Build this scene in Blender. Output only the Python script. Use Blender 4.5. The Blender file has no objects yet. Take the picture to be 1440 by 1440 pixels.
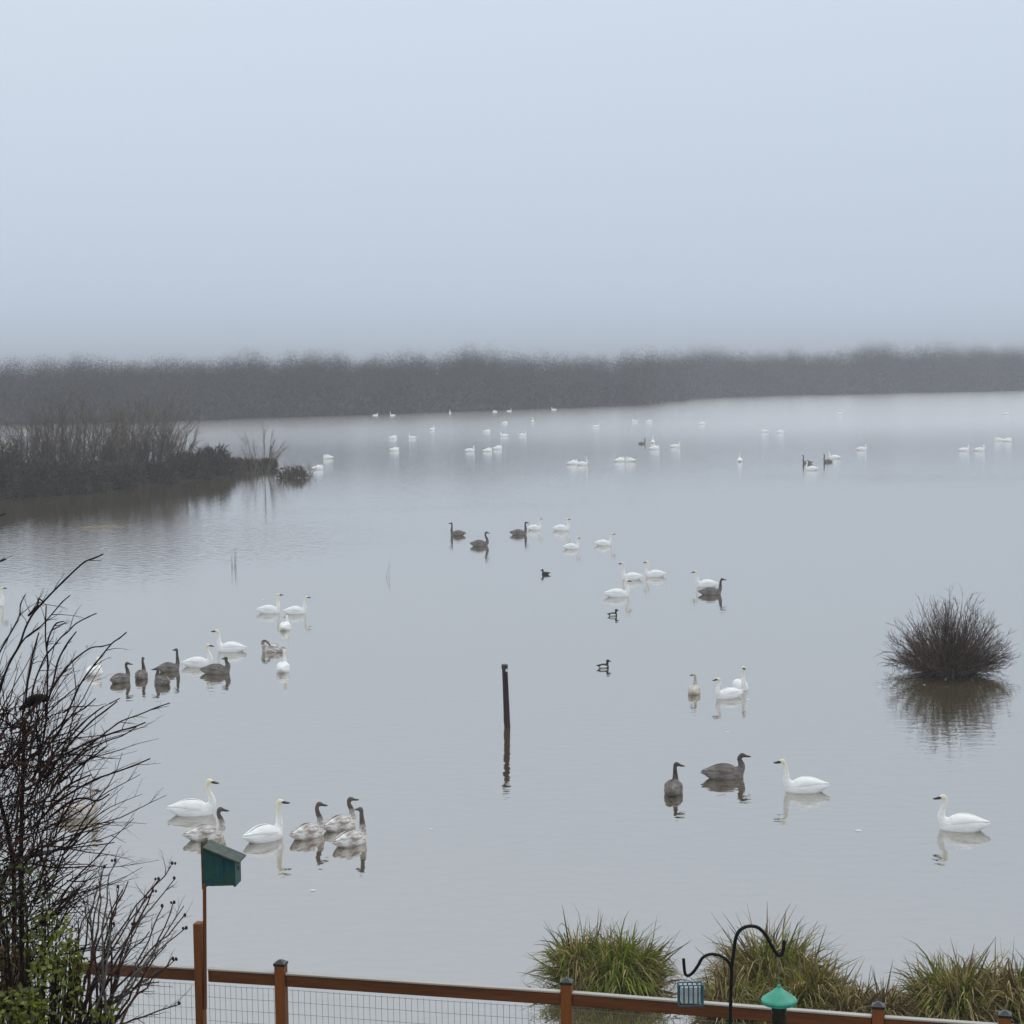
import bpy, bmesh, math, random
import numpy as np
from mathutils import Vector, Matrix
R = math.radians
rnd = random.Random(7)
S = bpy.context.scene
C = S.collection

# ------------------------------------------------------------------ camera
F = 2600.0                       # focal length in photograph pixels (1440 wide)
CAMZ = 10.0
PITCH = math.atan(200 / F)
ROLL = R(0.8)
_f = Vector((0, math.cos(PITCH), -math.sin(PITCH)))
_r0 = Vector((1, 0, 0)); _u0 = Vector((0, math.sin(PITCH), math.cos(PITCH)))
_r = math.cos(ROLL) * _r0 - math.sin(ROLL) * _u0
_u = math.sin(ROLL) * _r0 + math.cos(ROLL) * _u0
CAM = Vector((0, 0, CAMZ))
cd = bpy.data.cameras.new('camera'); cam = bpy.data.objects.new('camera', cd); C.objects.link(cam)
cd.sensor_width = 36; cd.lens = F / 1440 * 36; cd.clip_start = 0.1; cd.clip_end = 20000
m = Matrix((( _r.x, _u.x, -_f.x, 0), (_r.y, _u.y, -_f.y, 0), (_r.z, _u.z, -_f.z, CAMZ), (0, 0, 0, 1)))
cam.matrix_world = m
S.camera = cam

# ------------------------------------------------------------------ sky and light (thick bright overcast above fog)
SUN_EL, SUN_AZ = R(48), R(-35)
w = bpy.data.worlds.new('World'); S.world = w; w.use_nodes = True
nt = w.node_tree; N = nt.nodes; Lk = nt.links; N.clear()
out = N.new('ShaderNodeOutputWorld'); bg = N.new('ShaderNodeBackground')
sky = N.new('ShaderNodeTexSky'); sky.sky_type = 'NISHITA'; sky.sun_disc = False
sky.sun_elevation = SUN_EL; sky.sun_rotation = SUN_AZ; sky.dust_density = 6; sky.air_density = 1.5
# overcast dome: brighter towards the zenith (about 1 + 2 sin(elevation)), as cloud layers are
tc = N.new('ShaderNodeTexCoord'); sep = N.new('ShaderNodeSeparateXYZ'); Lk.new(tc.outputs['Generated'], sep.inputs[0])
mx = N.new('ShaderNodeMath'); mx.operation = 'MAXIMUM'; mx.inputs[1].default_value = 0; Lk.new(sep.outputs['Z'], mx.inputs[0])
cs = N.new('ShaderNodeVectorMath'); cs.operation = 'MULTIPLY_ADD'
Lk.new(mx.outputs[0], cs.inputs[0]); cs.inputs[1].default_value = (5.6, 5.2, 4.3); cs.inputs[2].default_value = (5.32, 6.36, 7.86)
mix = N.new('ShaderNodeMix'); mix.data_type = 'RGBA'; mix.inputs['Factor'].default_value = 0.93
Lk.new(sky.outputs[0], mix.inputs[6]); Lk.new(cs.outputs[0], mix.inputs[7])
Lk.new(mix.outputs[2], bg.inputs['Color']); bg.inputs['Strength'].default_value = 0.1
Lk.new(bg.outputs[0], out.inputs[0])
sl = bpy.data.lights.new('sun', 'SUN'); sl.energy = 0.9; sl.angle = R(35); sl.color = (1, 0.97, 0.92)
so = bpy.data.objects.new('sun', sl); C.objects.link(so)
so.rotation_euler = (R(90) - SUN_EL, 0, R(145))
so.location = (0, 0, 60)
S.view_settings.view_transform = 'Standard'; S.view_settings.look = 'None'
S.view_settings.exposure = 0.0; S.view_settings.gamma = 1.0; S.view_settings.use_curve_mapping = False
S.cycles.max_bounces = 6; S.cycles.volume_bounces = 1; S.cycles.transparent_max_bounces = 8
S.cycles.use_denoising = True

# ------------------------------------------------------------------ pixel helpers
def ray(px, py):
    return _f + _r * ((px - 720) / F) - _u * ((py - 720) / F)
def on_z(px, py, z=0.0):
    d = ray(px, py); t = (z - CAMZ) / d.z
    return CAM + d * t
def at_y(px, py, y):
    d = ray(px, py); return CAM + d * (y / d.y)

# ------------------------------------------------------------------ mesh helpers
class MB:
    def __init__(s): s.v = []; s.f = []; s.m = []
    def tube(s, pts, rad, n=3, mat=0, cap=True):
        pts = [Vector(p) for p in pts]; k0 = len(s.v)
        if not hasattr(rad, '__len__'): rad = [rad] * len(pts)
        L = len(pts)
        for i, p in enumerate(pts):
            t = pts[min(i + 1, L - 1)] - pts[max(i - 1, 0)]
            if t.length < 1e-9: t = Vector((0, 0, 1))
            t.normalize()
            ref = Vector((0.31, 1, 0.17)) if abs(t.y) < 0.9 else Vector((1, 0, 0.2))
            a = t.cross(ref).normalized(); b = t.cross(a)
            for j in range(n):
                q = 2 * math.pi * j / n
                v = p + (a * math.cos(q) + b * math.sin(q)) * rad[i]
                s.v.append((v.x, v.y, v.z))
        for i in range(L - 1):
            for j in range(n):
                A = k0 + i * n + j; B = k0 + i * n + (j + 1) % n
                s.f.append((A, B, B + n, A + n)); s.m.append(mat)
        if cap:
            s.f.append(tuple(k0 + j for j in range(n))[::-1]); s.m.append(mat)
            s.f.append(tuple(k0 + (L - 1) * n + j for j in range(n))); s.m.append(mat)
    def box(s, x0, x1, y0, y1, z0, z1, M=None, mat=0):
        k = len(s.v)
        for x in (x0, x1):
            for y in (y0, y1):
                for z in (z0, z1):
                    p = Vector((x, y, z))
                    if M is not None: p = M @ p
                    s.v.append((p.x, p.y, p.z))
        for q in ((0, 1, 3, 2), (4, 6, 7, 5), (0, 4, 5, 1), (2, 3, 7, 6), (0, 2, 6, 4), (1, 5, 7, 3)):
            s.f.append(tuple(k + i for i in q)); s.m.append(mat)
    def poly(s, pts, mat=0):
        k = len(s.v)
        s.v += [tuple(p) for p in pts]; s.f.append(tuple(range(k, k + len(pts)))); s.m.append(mat)
    def ball(s, c, rx, ry, rz, nu=8, nv=6, mat=0):
        k = len(s.v); c = Vector(c)
        s.v.append((c.x, c.y, c.z - rz))
        for i in range(1, nv):
            a = math.pi * i / nv - math.pi / 2
            for j in range(nu):
                q = 2 * math.pi * j / nu
                s.v.append((c.x + rx * math.cos(a) * math.cos(q), c.y + ry * math.cos(a) * math.sin(q), c.z + rz * math.sin(a)))
        s.v.append((c.x, c.y, c.z + rz)); top = len(s.v) - 1
        for j in range(nu):
            s.f.append((k, k + 1 + (j + 1) % nu, k + 1 + j)); s.m.append(mat)
            o = k + 1 + (nv - 2) * nu
            s.f.append((top, o + j, o + (j + 1) % nu)); s.m.append(mat)
        for i in range(nv - 2):
            for j in range(nu):
                A = k + 1 + i * nu + j; B = k + 1 + i * nu + (j + 1) % nu
                s.f.append((A, B, B + nu, A + nu)); s.m.append(mat)
    def mesh(s, name, mats, smooth=False, origin=None):
        me = bpy.data.meshes.new(name)
        v = s.v
        if origin is not None:
            v = [(a - origin[0], b - origin[1], c - origin[2]) for a, b, c in v]
        me.from_pydata(v, [], s.f)
        for mt in (mats if isinstance(mats, (list, tuple)) else [mats]): me.materials.append(mt)
        if any(s.m): me.polygons.foreach_set('material_index', s.m)
        if smooth: me.polygons.foreach_set('use_smooth', [True] * len(s.f))
        me.update()
        return me
    def build(s, name, mats, parent=None, smooth=False):
        # vertices are given in world space; a child is stored relative to its parent's location
        og = None
        if parent is not None: og = parent.location
        o = bpy.data.objects.new(name, s.mesh(name, mats, smooth, og)); C.objects.link(o)
        if parent is not None: o.parent = parent
        return o

def tag(o, label=None, cat=None, group=None, kind=None):
    if label: o['label'] = label
    if cat: o['category'] = cat
    if group: o['group'] = group
    if kind: o['kind'] = kind
    return o
def thing(name, loc, label, cat, group=None):
    o = bpy.data.objects.new(name, None); C.objects.link(o); o.location = loc
    o.empty_display_size = 0.1
    return tag(o, label, cat, group)

# ------------------------------------------------------------------ materials
def mat(name, col, rough=0.8, var=0.25, scale=6.0, bump=0.0, bscale=30.0, spec=0.3, col2=None, island=0.0, coords='Object', stretch=None, transl=0.0):
    M = bpy.data.materials.new(name); M.use_nodes = True
    t = M.node_tree; n = t.nodes; l = t.links
    b = n['Principled BSDF']; b.inputs['Roughness'].default_value = rough
    b.inputs['Specular IOR Level'].default_value = spec
    co = n.new('ShaderNodeTexCoord'); src = co.outputs[coords]
    if stretch:
        mp = n.new('ShaderNodeMapping'); mp.inputs['Scale'].default_value = stretch; l.new(src, mp.inputs[0]); src = mp.outputs[0]
    no = n.new('ShaderNodeTexNoise'); no.inputs['Scale'].default_value = scale; no.inputs['Detail'].default_value = 5
    l.new(src, no.inputs['Vector'])
    rp = n.new('ShaderNodeValToRGB'); rp.color_ramp.elements[0].position = 0.3; rp.color_ramp.elements[1].position = 0.72
    c2 = col2 or tuple(min(1, c * (1 + var)) for c in col)
    c1 = tuple(c * (1 - var) for c in col) if col2 is None else col
    rp.color_ramp.elements[0].color = (*c1, 1); rp.color_ramp.elements[1].color = (*c2, 1)
    l.new(no.outputs['Fac'], rp.inputs[0]); cout = rp.outputs[0]
    if island > 0:
        g = n.new('ShaderNodeNewGeometry'); mr = n.new('ShaderNodeMapRange')
        mr.inputs[3].default_value = 1 - island; mr.inputs[4].default_value = 1 + island
        l.new(g.outputs['Random Per Island'], mr.inputs[0])
        vm = n.new('ShaderNodeVectorMath'); vm.operation = 'SCALE'
        l.new(cout, vm.inputs[0]); l.new(mr.outputs[0], vm.inputs['Scale']); cout = vm.outputs[0]
    l.new(cout, b.inputs['Base Color'])
    if bump > 0:
        nb = n.new('ShaderNodeTexNoise'); nb.inputs['Scale'].default_value = bscale; nb.inputs['Detail'].default_value = 4
        l.new(src, nb.inputs['Vector'])
        bm = n.new('ShaderNodeBump'); bm.inputs['Strength'].default_value = bump; bm.inputs['Distance'].default_value = 0.02
        l.new(nb.outputs['Fac'], bm.inputs['Height']); l.new(bm.outputs[0], b.inputs['Normal'])
    if transl > 0:
        tr = n.new('ShaderNodeBsdfTranslucent'); l.new(cout, tr.inputs['Color'])
        ms = n.new('ShaderNodeMixShader'); ms.inputs[0].default_value = transl
        l.new(b.outputs[0], ms.inputs[1]); l.new(tr.outputs[0], ms.inputs[2]); l.new(ms.outputs[0], n['Material Output'].inputs[0])
    return M

M_twig_dark = mat('dark_bark', (0.022, 0.012, 0.009), 0.85, 0.5, 9, 0.3, 60, island=0.6, spec=0.12)
M_twig_red = mat('red_brown_bark', (0.060, 0.026, 0.018), 0.8, 0.4, 8, 0.2, 60, island=0.5, spec=0.15)
M_twig_brown = mat('brown_bark', (0.040, 0.020, 0.013), 0.85, 0.5, 9, 0.3, 60, island=0.6, spec=0.12)
M_twig_grey = mat('grey_bark', (0.13, 0.115, 0.10), 0.8, 0.3, 5, island=0.35)
M_willow = mat('willow_bark', (0.110, 0.084, 0.056), 0.85, 0.3, 1.5, island=0.4)
M_bushdark = mat('dense_twigs', (0.062, 0.047, 0.025), 0.9, 0.3, 1.0, island=0.4)
M_round = mat('lake_bush_bark', (0.088, 0.060, 0.044), 0.85, 0.35, 2.0, island=0.75, spec=0.1)
M_farwood = mat('far_wood_twigs', (0.050, 0.047, 0.042), 0.95, 0.4, 0.05, island=0.35)
M_mud = mat('mud', (0.024, 0.020, 0.013), 0.95, 0.3, 1.2, 0.4, 6, spec=0.03)
M_grassland = mat('marsh_ground', (0.050, 0.046, 0.034), 0.95, 0.35, 0.2, 0.3, 3, spec=0.05)
M_bank = mat('bank_turf', (0.07, 0.075, 0.035), 0.95, 0.4, 1.5, 0.5, 12)
M_g1 = mat('green_blade', (0.165, 0.215, 0.016), 0.55, 0.3, 3, island=0.45, transl=0.25)
M_g2 = mat('olive_blade', (0.160, 0.150, 0.028), 0.6, 0.3, 3, island=0.45, transl=0.25)
M_g3 = mat('straw_blade', (0.40, 0.31, 0.14), 0.7, 0.3, 3, island=0.4, transl=0.2)
M_g4 = mat('dead_blade', (0.13, 0.085, 0.038), 0.8, 0.3, 3, island=0.4, transl=0.15)
M_root = mat('tussock_base', (0.035, 0.030, 0.016), 0.95, 0.4, 8, 0.6, 30)
M_leaf = mat('green_leaf', (0.140, 0.152, 0.012), 0.4, 0.35, 5, island=0.5, spec=0.5, transl=0.25)
M_leaf2 = mat('dark_leaf', (0.060, 0.080, 0.014), 0.45, 0.35, 5, island=0.5, spec=0.5, transl=0.2)
M_leafb = mat('brown_leaf', (0.12, 0.065, 0.030), 0.7, 0.35, 5, island=0.5, transl=0.2)
M_hip = mat('rose_hip', (0.05, 0.014, 0.010), 0.5, 0.4, 30)
M_wood = mat('stained_wood', (0.180, 0.052, 0.009), 0.6, 0.65, 5, 0.35, 40, spec=0.4, stretch=(1, 1, 0.12))
M_rail = mat('stained_rail', (0.125, 0.036, 0.007), 0.6, 0.65, 5, 0.35, 40, spec=0.4, stretch=(0.12, 1, 1))
M_railsheen = mat('painted_rail_sheen', (0.42, 0.38, 0.33), 0.35, 0.25, 4, 0.3, 30, spec=0.5, stretch=(0.15, 1, 1))  # pale colour stands in for sky reflected on the wet rail top
M_black = mat('black_metal', (0.008, 0.008, 0.008), 0.5, 0.3, 20, 0.1, 80, spec=0.2)
M_cap = mat('black_post_cap', (0.02, 0.021, 0.02), 0.25, 0.3, 20, spec=0.6)
M_wire = mat('galvanised_wire', (0.16, 0.165, 0.17), 0.5, 0.25, 6, spec=0.5)
M_teal = mat('teal_paint', (0.008, 0.075, 0.100), 0.6, 0.4, 9, 0.3, 40, col2=(0.035, 0.090, 0.050))
M_oldwood = mat('mossy_board', (0.10, 0.085, 0.05), 0.8, 0.4, 8, 0.4, 40)
M_roof = mat('grey_roof_board', (0.022, 0.045, 0.034), 0.6, 0.35, 14, 0.4, 40, col2=(0.085, 0.10, 0.078))
M_hole = mat('dark_hole', (0.004, 0.004, 0.004), 1.0, 0.1)
M_pile = mat('wet_piling', (0.034, 0.013, 0.015), 0.6, 0.5, 5, 0.5, 25, stretch=(1, 1, 0.2))
M_pilewhite = mat('bird_droppings', (0.7, 0.7, 0.66), 0.8, 0.2)
M_mint = mat('mint_plastic', (0.045, 0.33, 0.215), 0.45, 0.3, 14, spec=0.5)
M_seed = mat('seed', (0.045, 0.034, 0.022), 0.9, 0.5, 120)
M_suet = mat('suet_block', (0.62, 0.62, 0.60), 0.6, 0.2, 20)
M_cage = mat('blue_cage', (0.018, 0.095, 0.125), 0.4, 0.3, 10, spec=0.5)
M_bill = mat('swan_bill', (0.012, 0.011, 0.011), 0.35, 0.3, 20, spec=0.5)
M_billc = mat('young_swan_bill', (0.045, 0.032, 0.030), 0.45, 0.4, 20, spec=0.4)
M_duckdark = mat('duck_dark', (0.018, 0.017, 0.018), 0.5, 0.4, 12, 0.2, 60)
M_duckwhite = mat('duck_white', (0.72, 0.72, 0.70), 0.7, 0.1, 12)
M_birdblack = mat('songbird_black', (0.005, 0.005, 0.006), 0.6, 0.4, 30, 0.2, 120, spec=0.2)
M_feather = mat('white_feather', (0.8, 0.8, 0.8), 0.8, 0.1)
def glass_mat():
    M = bpy.data.materials.new('clear_tube'); M.use_nodes = True
    b = M.node_tree.nodes['Principled BSDF']; n = M.node_tree.nodes; l = M.node_tree.links
    no = n.new('ShaderNodeTexNoise'); no.inputs['Scale'].default_value = 18
    mr = n.new('ShaderNodeMapRange'); mr.inputs[3].default_value = 0.05; mr.inputs[4].default_value = 0.35
    l.new(no.outputs['Fac'], mr.inputs[0]); l.new(mr.outputs[0], b.inputs['Roughness'])
    b.inputs['Base Color'].default_value = (0.85, 0.88, 0.86, 1); b.inputs['Transmission Weight'].default_value = 1.0; b.inputs['IOR'].default_value = 1.12
    return M
M_tube = glass_mat()

def plumage(name, body, neck, mottle, zlo, zhi, stain=None):
    """feathers: one colour on the body, another on neck and head (the split follows object height)"""
    M = bpy.data.materials.new(name); M.use_nodes = True
    t = M.node_tree; n = t.nodes; l = t.links; b = n['Principled BSDF']
    b.inputs['Roughness'].default_value = 0.75; b.inputs['Specular IOR Level'].default_value = 0.2
    co = n.new('ShaderNodeTexCoord'); sp = n.new('ShaderNodeSeparateXYZ'); l.new(co.outputs['Object'], sp.inputs[0])
    no = n.new('ShaderNodeTexNoise'); no.inputs['Scale'].default_value = 9; no.inputs['Detail'].default_value = 4
    mp = n.new('ShaderNodeMapping'); mp.inputs['Scale'].default_value = (0.5, 1.2, 1.6); l.new(co.outputs['Object'], mp.inputs[0]); l.new(mp.outputs[0], no.inputs['Vector'])
    rp = n.new('ShaderNodeValToRGB'); rp.color_ramp.elements[0].position = 0.38; rp.color_ramp.elements[1].position = 0.62
    rp.color_ramp.elements[0].color = (*mottle, 1); rp.color_ramp.elements[1].color = (*body, 1); l.new(no.outputs['Fac'], rp.inputs[0])
    mr = n.new('ShaderNodeMapRange'); mr.inputs[1].default_value = zlo; mr.inputs[2].default_value = zhi; l.new(sp.outputs['Z'], mr.inputs[0])
    mi = n.new('ShaderNodeMix'); mi.data_type = 'RGBA'; l.new(mr.outputs[0], mi.inputs['Factor']); l.new(rp.outputs[0], mi.inputs[6]); mi.inputs[7].default_value = (*neck, 1)
    l.new(mi.outputs[2], b.inputs['Base Color'])
    nb = n.new('ShaderNodeTexNoise'); nb.inputs['Scale'].default_value = 15; nb.inputs['Detail'].default_value = 5; l.new(mp.outputs[0], nb.inputs['Vector'])
    bm = n.new('ShaderNodeBump'); bm.inputs['Strength'].default_value = 0.7; bm.inputs['Distance'].default_value = 0.03
    l.new(nb.outputs['Fac'], bm.inputs['Height']); l.new(bm.outputs[0], b.inputs['Normal'])
    return M
M_white = plumage('white_plumage', (0.93, 0.925, 0.90), (0.84, 0.77, 0.60), (0.86, 0.85, 0.82), 0.30, 0.66)
M_grey = plumage('grey_brown_plumage', (0.24, 0.215, 0.19), (0.085, 0.070, 0.062), (0.13, 0.112, 0.098), 0.25, 0.42)
M_pale = plumage('pale_mottled_plumage', (0.82, 0.79, 0.75), (0.12, 0.095, 0.082), (0.36, 0.30, 0.26), 0.29, 0.45)
M_cream = plumage('off_white_plumage', (0.66, 0.60, 0.54), (0.50, 0.44, 0.38), (0.52, 0.45, 0.39), 0.27, 0.5)

# ------------------------------------------------------------------ water, land
def water_mat():
    M = bpy.data.materials.new('lake_water'); M.use_nodes = True
    t = M.node_tree; n = t.nodes; l = t.links; n.clear()
    out = n.new('ShaderNodeOutputMaterial')
    g = n.new('ShaderNodeNewGeometry'); pos = g.outputs['Position']
    sp = n.new('ShaderNodeSeparateXYZ'); l.new(pos, sp.inputs[0])
    # open water far from the sheltering bank is ruffled by the wind
    far = n.new('ShaderNodeMapRange'); far.interpolation_type = 'SMOOTHSTEP'
    far.inputs[1].default_value = 120; far.inputs[2].default_value = 330; l.new(sp.outputs['Y'], far.inputs[0])
    # cat's paws: large patches of light breeze
    mp0 = n.new('ShaderNodeMapping'); mp0.inputs['Scale'].default_value = (0.02, 0.035, 1); l.new(pos, mp0.inputs[0])
    n0 = n.new('ShaderNodeTexNoise'); n0.inputs['Scale'].default_value = 1.0; n0.inputs['Detail'].default_value = 3; l.new(mp0.outputs[0], n0.inputs['Vector'])
    paw = n.new('ShaderNodeMapRange'); paw.interpolation_type = 'SMOOTHSTEP'; paw.inputs[1].default_value = 0.5; paw.inputs[2].default_value = 0.68; l.new(n0.outputs['Fac'], paw.inputs[0])
    # breeze along the lee of the wooded islet
    dv = n.new('ShaderNodeVectorMath'); dv.operation = 'DISTANCE'; l.new(pos, dv.inputs[0]); dv.inputs[1].default_value = (-30, 108, 0)
    isl = n.new('ShaderNodeMapRange'); isl.interpolation_type = 'SMOOTHSTEP'; isl.inputs[1].default_value = 30; isl.inputs[2].default_value = 8; l.new(dv.outputs['Value'], isl.inputs[0])
    def math_(op, a, b):
        k = n.new('ShaderNodeMath'); k.operation = op
        for i, x in enumerate((a, b)):
            if isinstance(x, (int, float)): k.inputs[i].default_value = x
            else: l.new(x, k.inputs[i])
        return k.outputs[0]
    amp = math_('ADD', math_('ADD', 0.0085, math_('MULTIPLY', paw.outputs[0], 0.005)),
                math_('ADD', math_('MULTIPLY', far.outputs[0], 0.012), math_('MULTIPLY', isl.outputs[0], 0.016)))
    mp1 = n.new('ShaderNodeMapping'); mp1.inputs['Scale'].default_value = (1.5, 2.1, 1); mp1.inputs['Rotation'].default_value = (0, 0, 0.12); l.new(pos, mp1.inputs[0])
    n1 = n.new('ShaderNodeTexNoise'); n1.inputs['Scale'].default_value = 1.3; n1.inputs['Detail'].default_value = 2.5; n1.inputs['Roughness'].default_value = 0.45; l.new(mp1.outputs[0], n1.inputs['Vector'])
    h = math_('MULTIPLY', n1.outputs['Fac'], amp)
    bm = n.new('ShaderNodeBump'); bm.inputs['Strength'].default_value = 1; bm.inputs['Distance'].default_value = 1; l.new(h, bm.inputs['Height'])
    ro = math_('ADD', 0.02, math_('ADD', math_('MULTIPLY', far.outputs[0], 0.165), math_('MULTIPLY', isl.outputs[0], 0.05)))
    gl = n.new('ShaderNodeBsdfGlossy'); gl.inputs['Color'].default_value = (1.0, 0.975, 0.945, 1); l.new(ro, gl.inputs['Roughness']); l.new(bm.outputs[0], gl.inputs['Normal'])
    df = n.new('ShaderNodeBsdfDiffuse'); df.inputs['Color'].default_value = (0.085, 0.068, 0.034, 1)
    fr = n.new('ShaderNodeFresnel'); fr.inputs['IOR'].default_value = 1.34
    fac = math_('MULTIPLY_ADD', fr.outputs[0], 0.50)
    k = fac.node; k.inputs[2].default_value = 0.50
    ms = n.new('ShaderNodeMixShader'); l.new(fac, ms.inputs[0]); l.new(df.outputs[0], ms.inputs[1]); l.new(gl.outputs[0], ms.inputs[2])
    l.new(ms.outputs[0], out.inputs[0])
    return M
WORLD = 2400.0
b = MB(); b.poly([(-WORLD, -60, 0), (WORLD, -60, 0), (WORLD, WORLD, 0), (-WORLD, WORLD, 0)])
tag(b.build('lake_water', water_mat()), kind='structure')

# near bank: level yard, then a slope running below the water
def bank_z(x, y):
    if y < 16.5: z = 4.0
    elif y < 25.5: z = 4.0 - (y - 16.5) / 9.0 * 4.35
    else: z = -0.35 - (y - 25.5) * 0.1
    return z + 0.06 * math.sin(x * 1.7 + y * 0.9) * (1 if y < 25 else 0.3)
b = MB()
xs = np.linspace(-60, 60, 81); ys = np.linspace(-30, 31, 62)
for y in ys:
    for x in xs: b.v.append((x, y, bank_z(x, y)))
for j in range(len(ys) - 1):
    for i in range(len(xs) - 1):
        a = j * len(xs) + i; b.f.append((a, a + 1, a + 1 + len(xs), a + len(xs))); b.m.append(0)
tag(b.build('bank', M_bank, smooth=True), kind='structure')

# far shore
SH = [(-420, 612), (-120, 600), (60, 596), (230, 592), (380, 587), (500, 583.5), (640, 578.5), (780, 574), (900, 570), (932, 566),
      (956, 561.3), (1020, 558.5), (1100, 556.5), (1250, 553), (1440, 549), (1700, 545), (2100, 541)]
shore = [on_z(x, y, 0.0) for x, y in SH]
def shore_at(px):
    for i in range(len(SH) - 1):
        if SH[i][0] <= px <= SH[i + 1][0]:
            t = (px - SH[i][0]) / (SH[i + 1][0] - SH[i][0])
            return on_z(px, SH[i][1] * (1 - t) + SH[i + 1][1] * t, 0)
b = MB(); n = len(shore)
edge = [Vector((-WORLD, shore[0].y - 40, 0))] + shore + [Vector((WORLD, shore[-1].y + 260, 0))]
rows = []
for off, z in ((0, -0.3), (3, 0.35), (40, 0.9), (400, 2.0)):
    rows.append([(p.x, p.y + off, z) for p in edge])
rows.append([(p[0], WORLD, 2.5) for p in rows[-1]])
for r_ in rows: b.v += r_
k = len(edge)
for j in range(len(rows) - 1):
    for i in range(k - 1):
        a = j * k + i; b.f.append((a, a + 1, a + 1 + k, a + k)); b.m.append(0)
tag(b.build('far_shore', M_grassland), kind='structure')

# ------------------------------------------------------------------ vegetation generators
def rv(rg, s=1.0): return Vector((rg.gauss(0, s), rg.gauss(0, s), rg.gauss(0, s)))
def branch(mb, rg, p, d, L, r, lev, nseg=5, wob=0.12, up=0.05, kids=4, kang=0.6, kmin=0.25, mat_=0, sides=3, klen=0.5):
    """one tapering, wandering stem with side shoots"""
    p = Vector(p); d = Vector(d).normalized(); pts = [p.copy()]; rad = [r]
    dirs = [d.copy()]
    for i in range(nseg):
        d = (d + rv(rg, wob) + Vector((0, 0, up))).normalized()
        p = p + d * (L / nseg); pts.append(p.copy()); dirs.append(d.copy()); rad.append(r * (1 - 0.75 * (i + 1) / nseg))
    mb.tube(pts, rad, sides, mat_, cap=False)
    if lev > 0:
        for _ in range(kids):
            t = rg.uniform(kmin, 0.95) * nseg; i = min(int(t), nseg - 1); u = t - i
            q = pts[i].lerp(pts[i + 1], u)
            side = rv(rg); side = (side - side.dot(dirs[i]) * dirs[i]).normalized()
            nd = (dirs[i] * math.cos(kang) + side * math.sin(kang)).normalized()
            branch(mb, rg, q, nd, L * klen * rg.uniform(0.5, 1.1) * (1 - 0.4 * t / nseg), rad[i] * 0.6, lev - 1, max(3, nseg - 2), wob * 1.1, up, max(2, kids - 1), kang, kmin, mat_, sides, klen)
    return pts

def slivers(mb, rg, c, rx, ry, rz, n, ln, wd, topbias=0.0, half=True, upright=0.5, mat_=0):
    """thin twig faces spread through an uneven crown volume"""
    lobes = [(rg.uniform(0, 6.283), rg.uniform(0.75, 1.2)) for _ in range(7)]
    for _ in range(n):
        while True:
            x, y, z = rg.uniform(-1, 1), rg.uniform(-1, 1), rg.uniform(0 if half else -1, 1)
            a = math.atan2(y, x); s = 1
            for q, k in lobes: s *= 1 + 0.10 * math.cos(3 * (a - q)) * (k - 0.5) + 0.06 * math.cos(5 * a + 4 * z + q)
            if x * x + y * y + z * z < s * s * rg.uniform(0.75, 1.05): break
        p = Vector((c[0] + x * rx, c[1] + y * ry, c[2] + z * rz))
        d = (Vector((x * 0.6, y * 0.6, upright)) + rv(rg, 0.45)).normalized()
        l_ = ln * rg.uniform(0.5, 1.4); w_ = wd * rg.uniform(0.5, 1.5)
        side = d.cross(rv(rg)).normalized() * w_
        mb.poly([p - side, p + side, p + d * l_], mat_)

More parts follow.
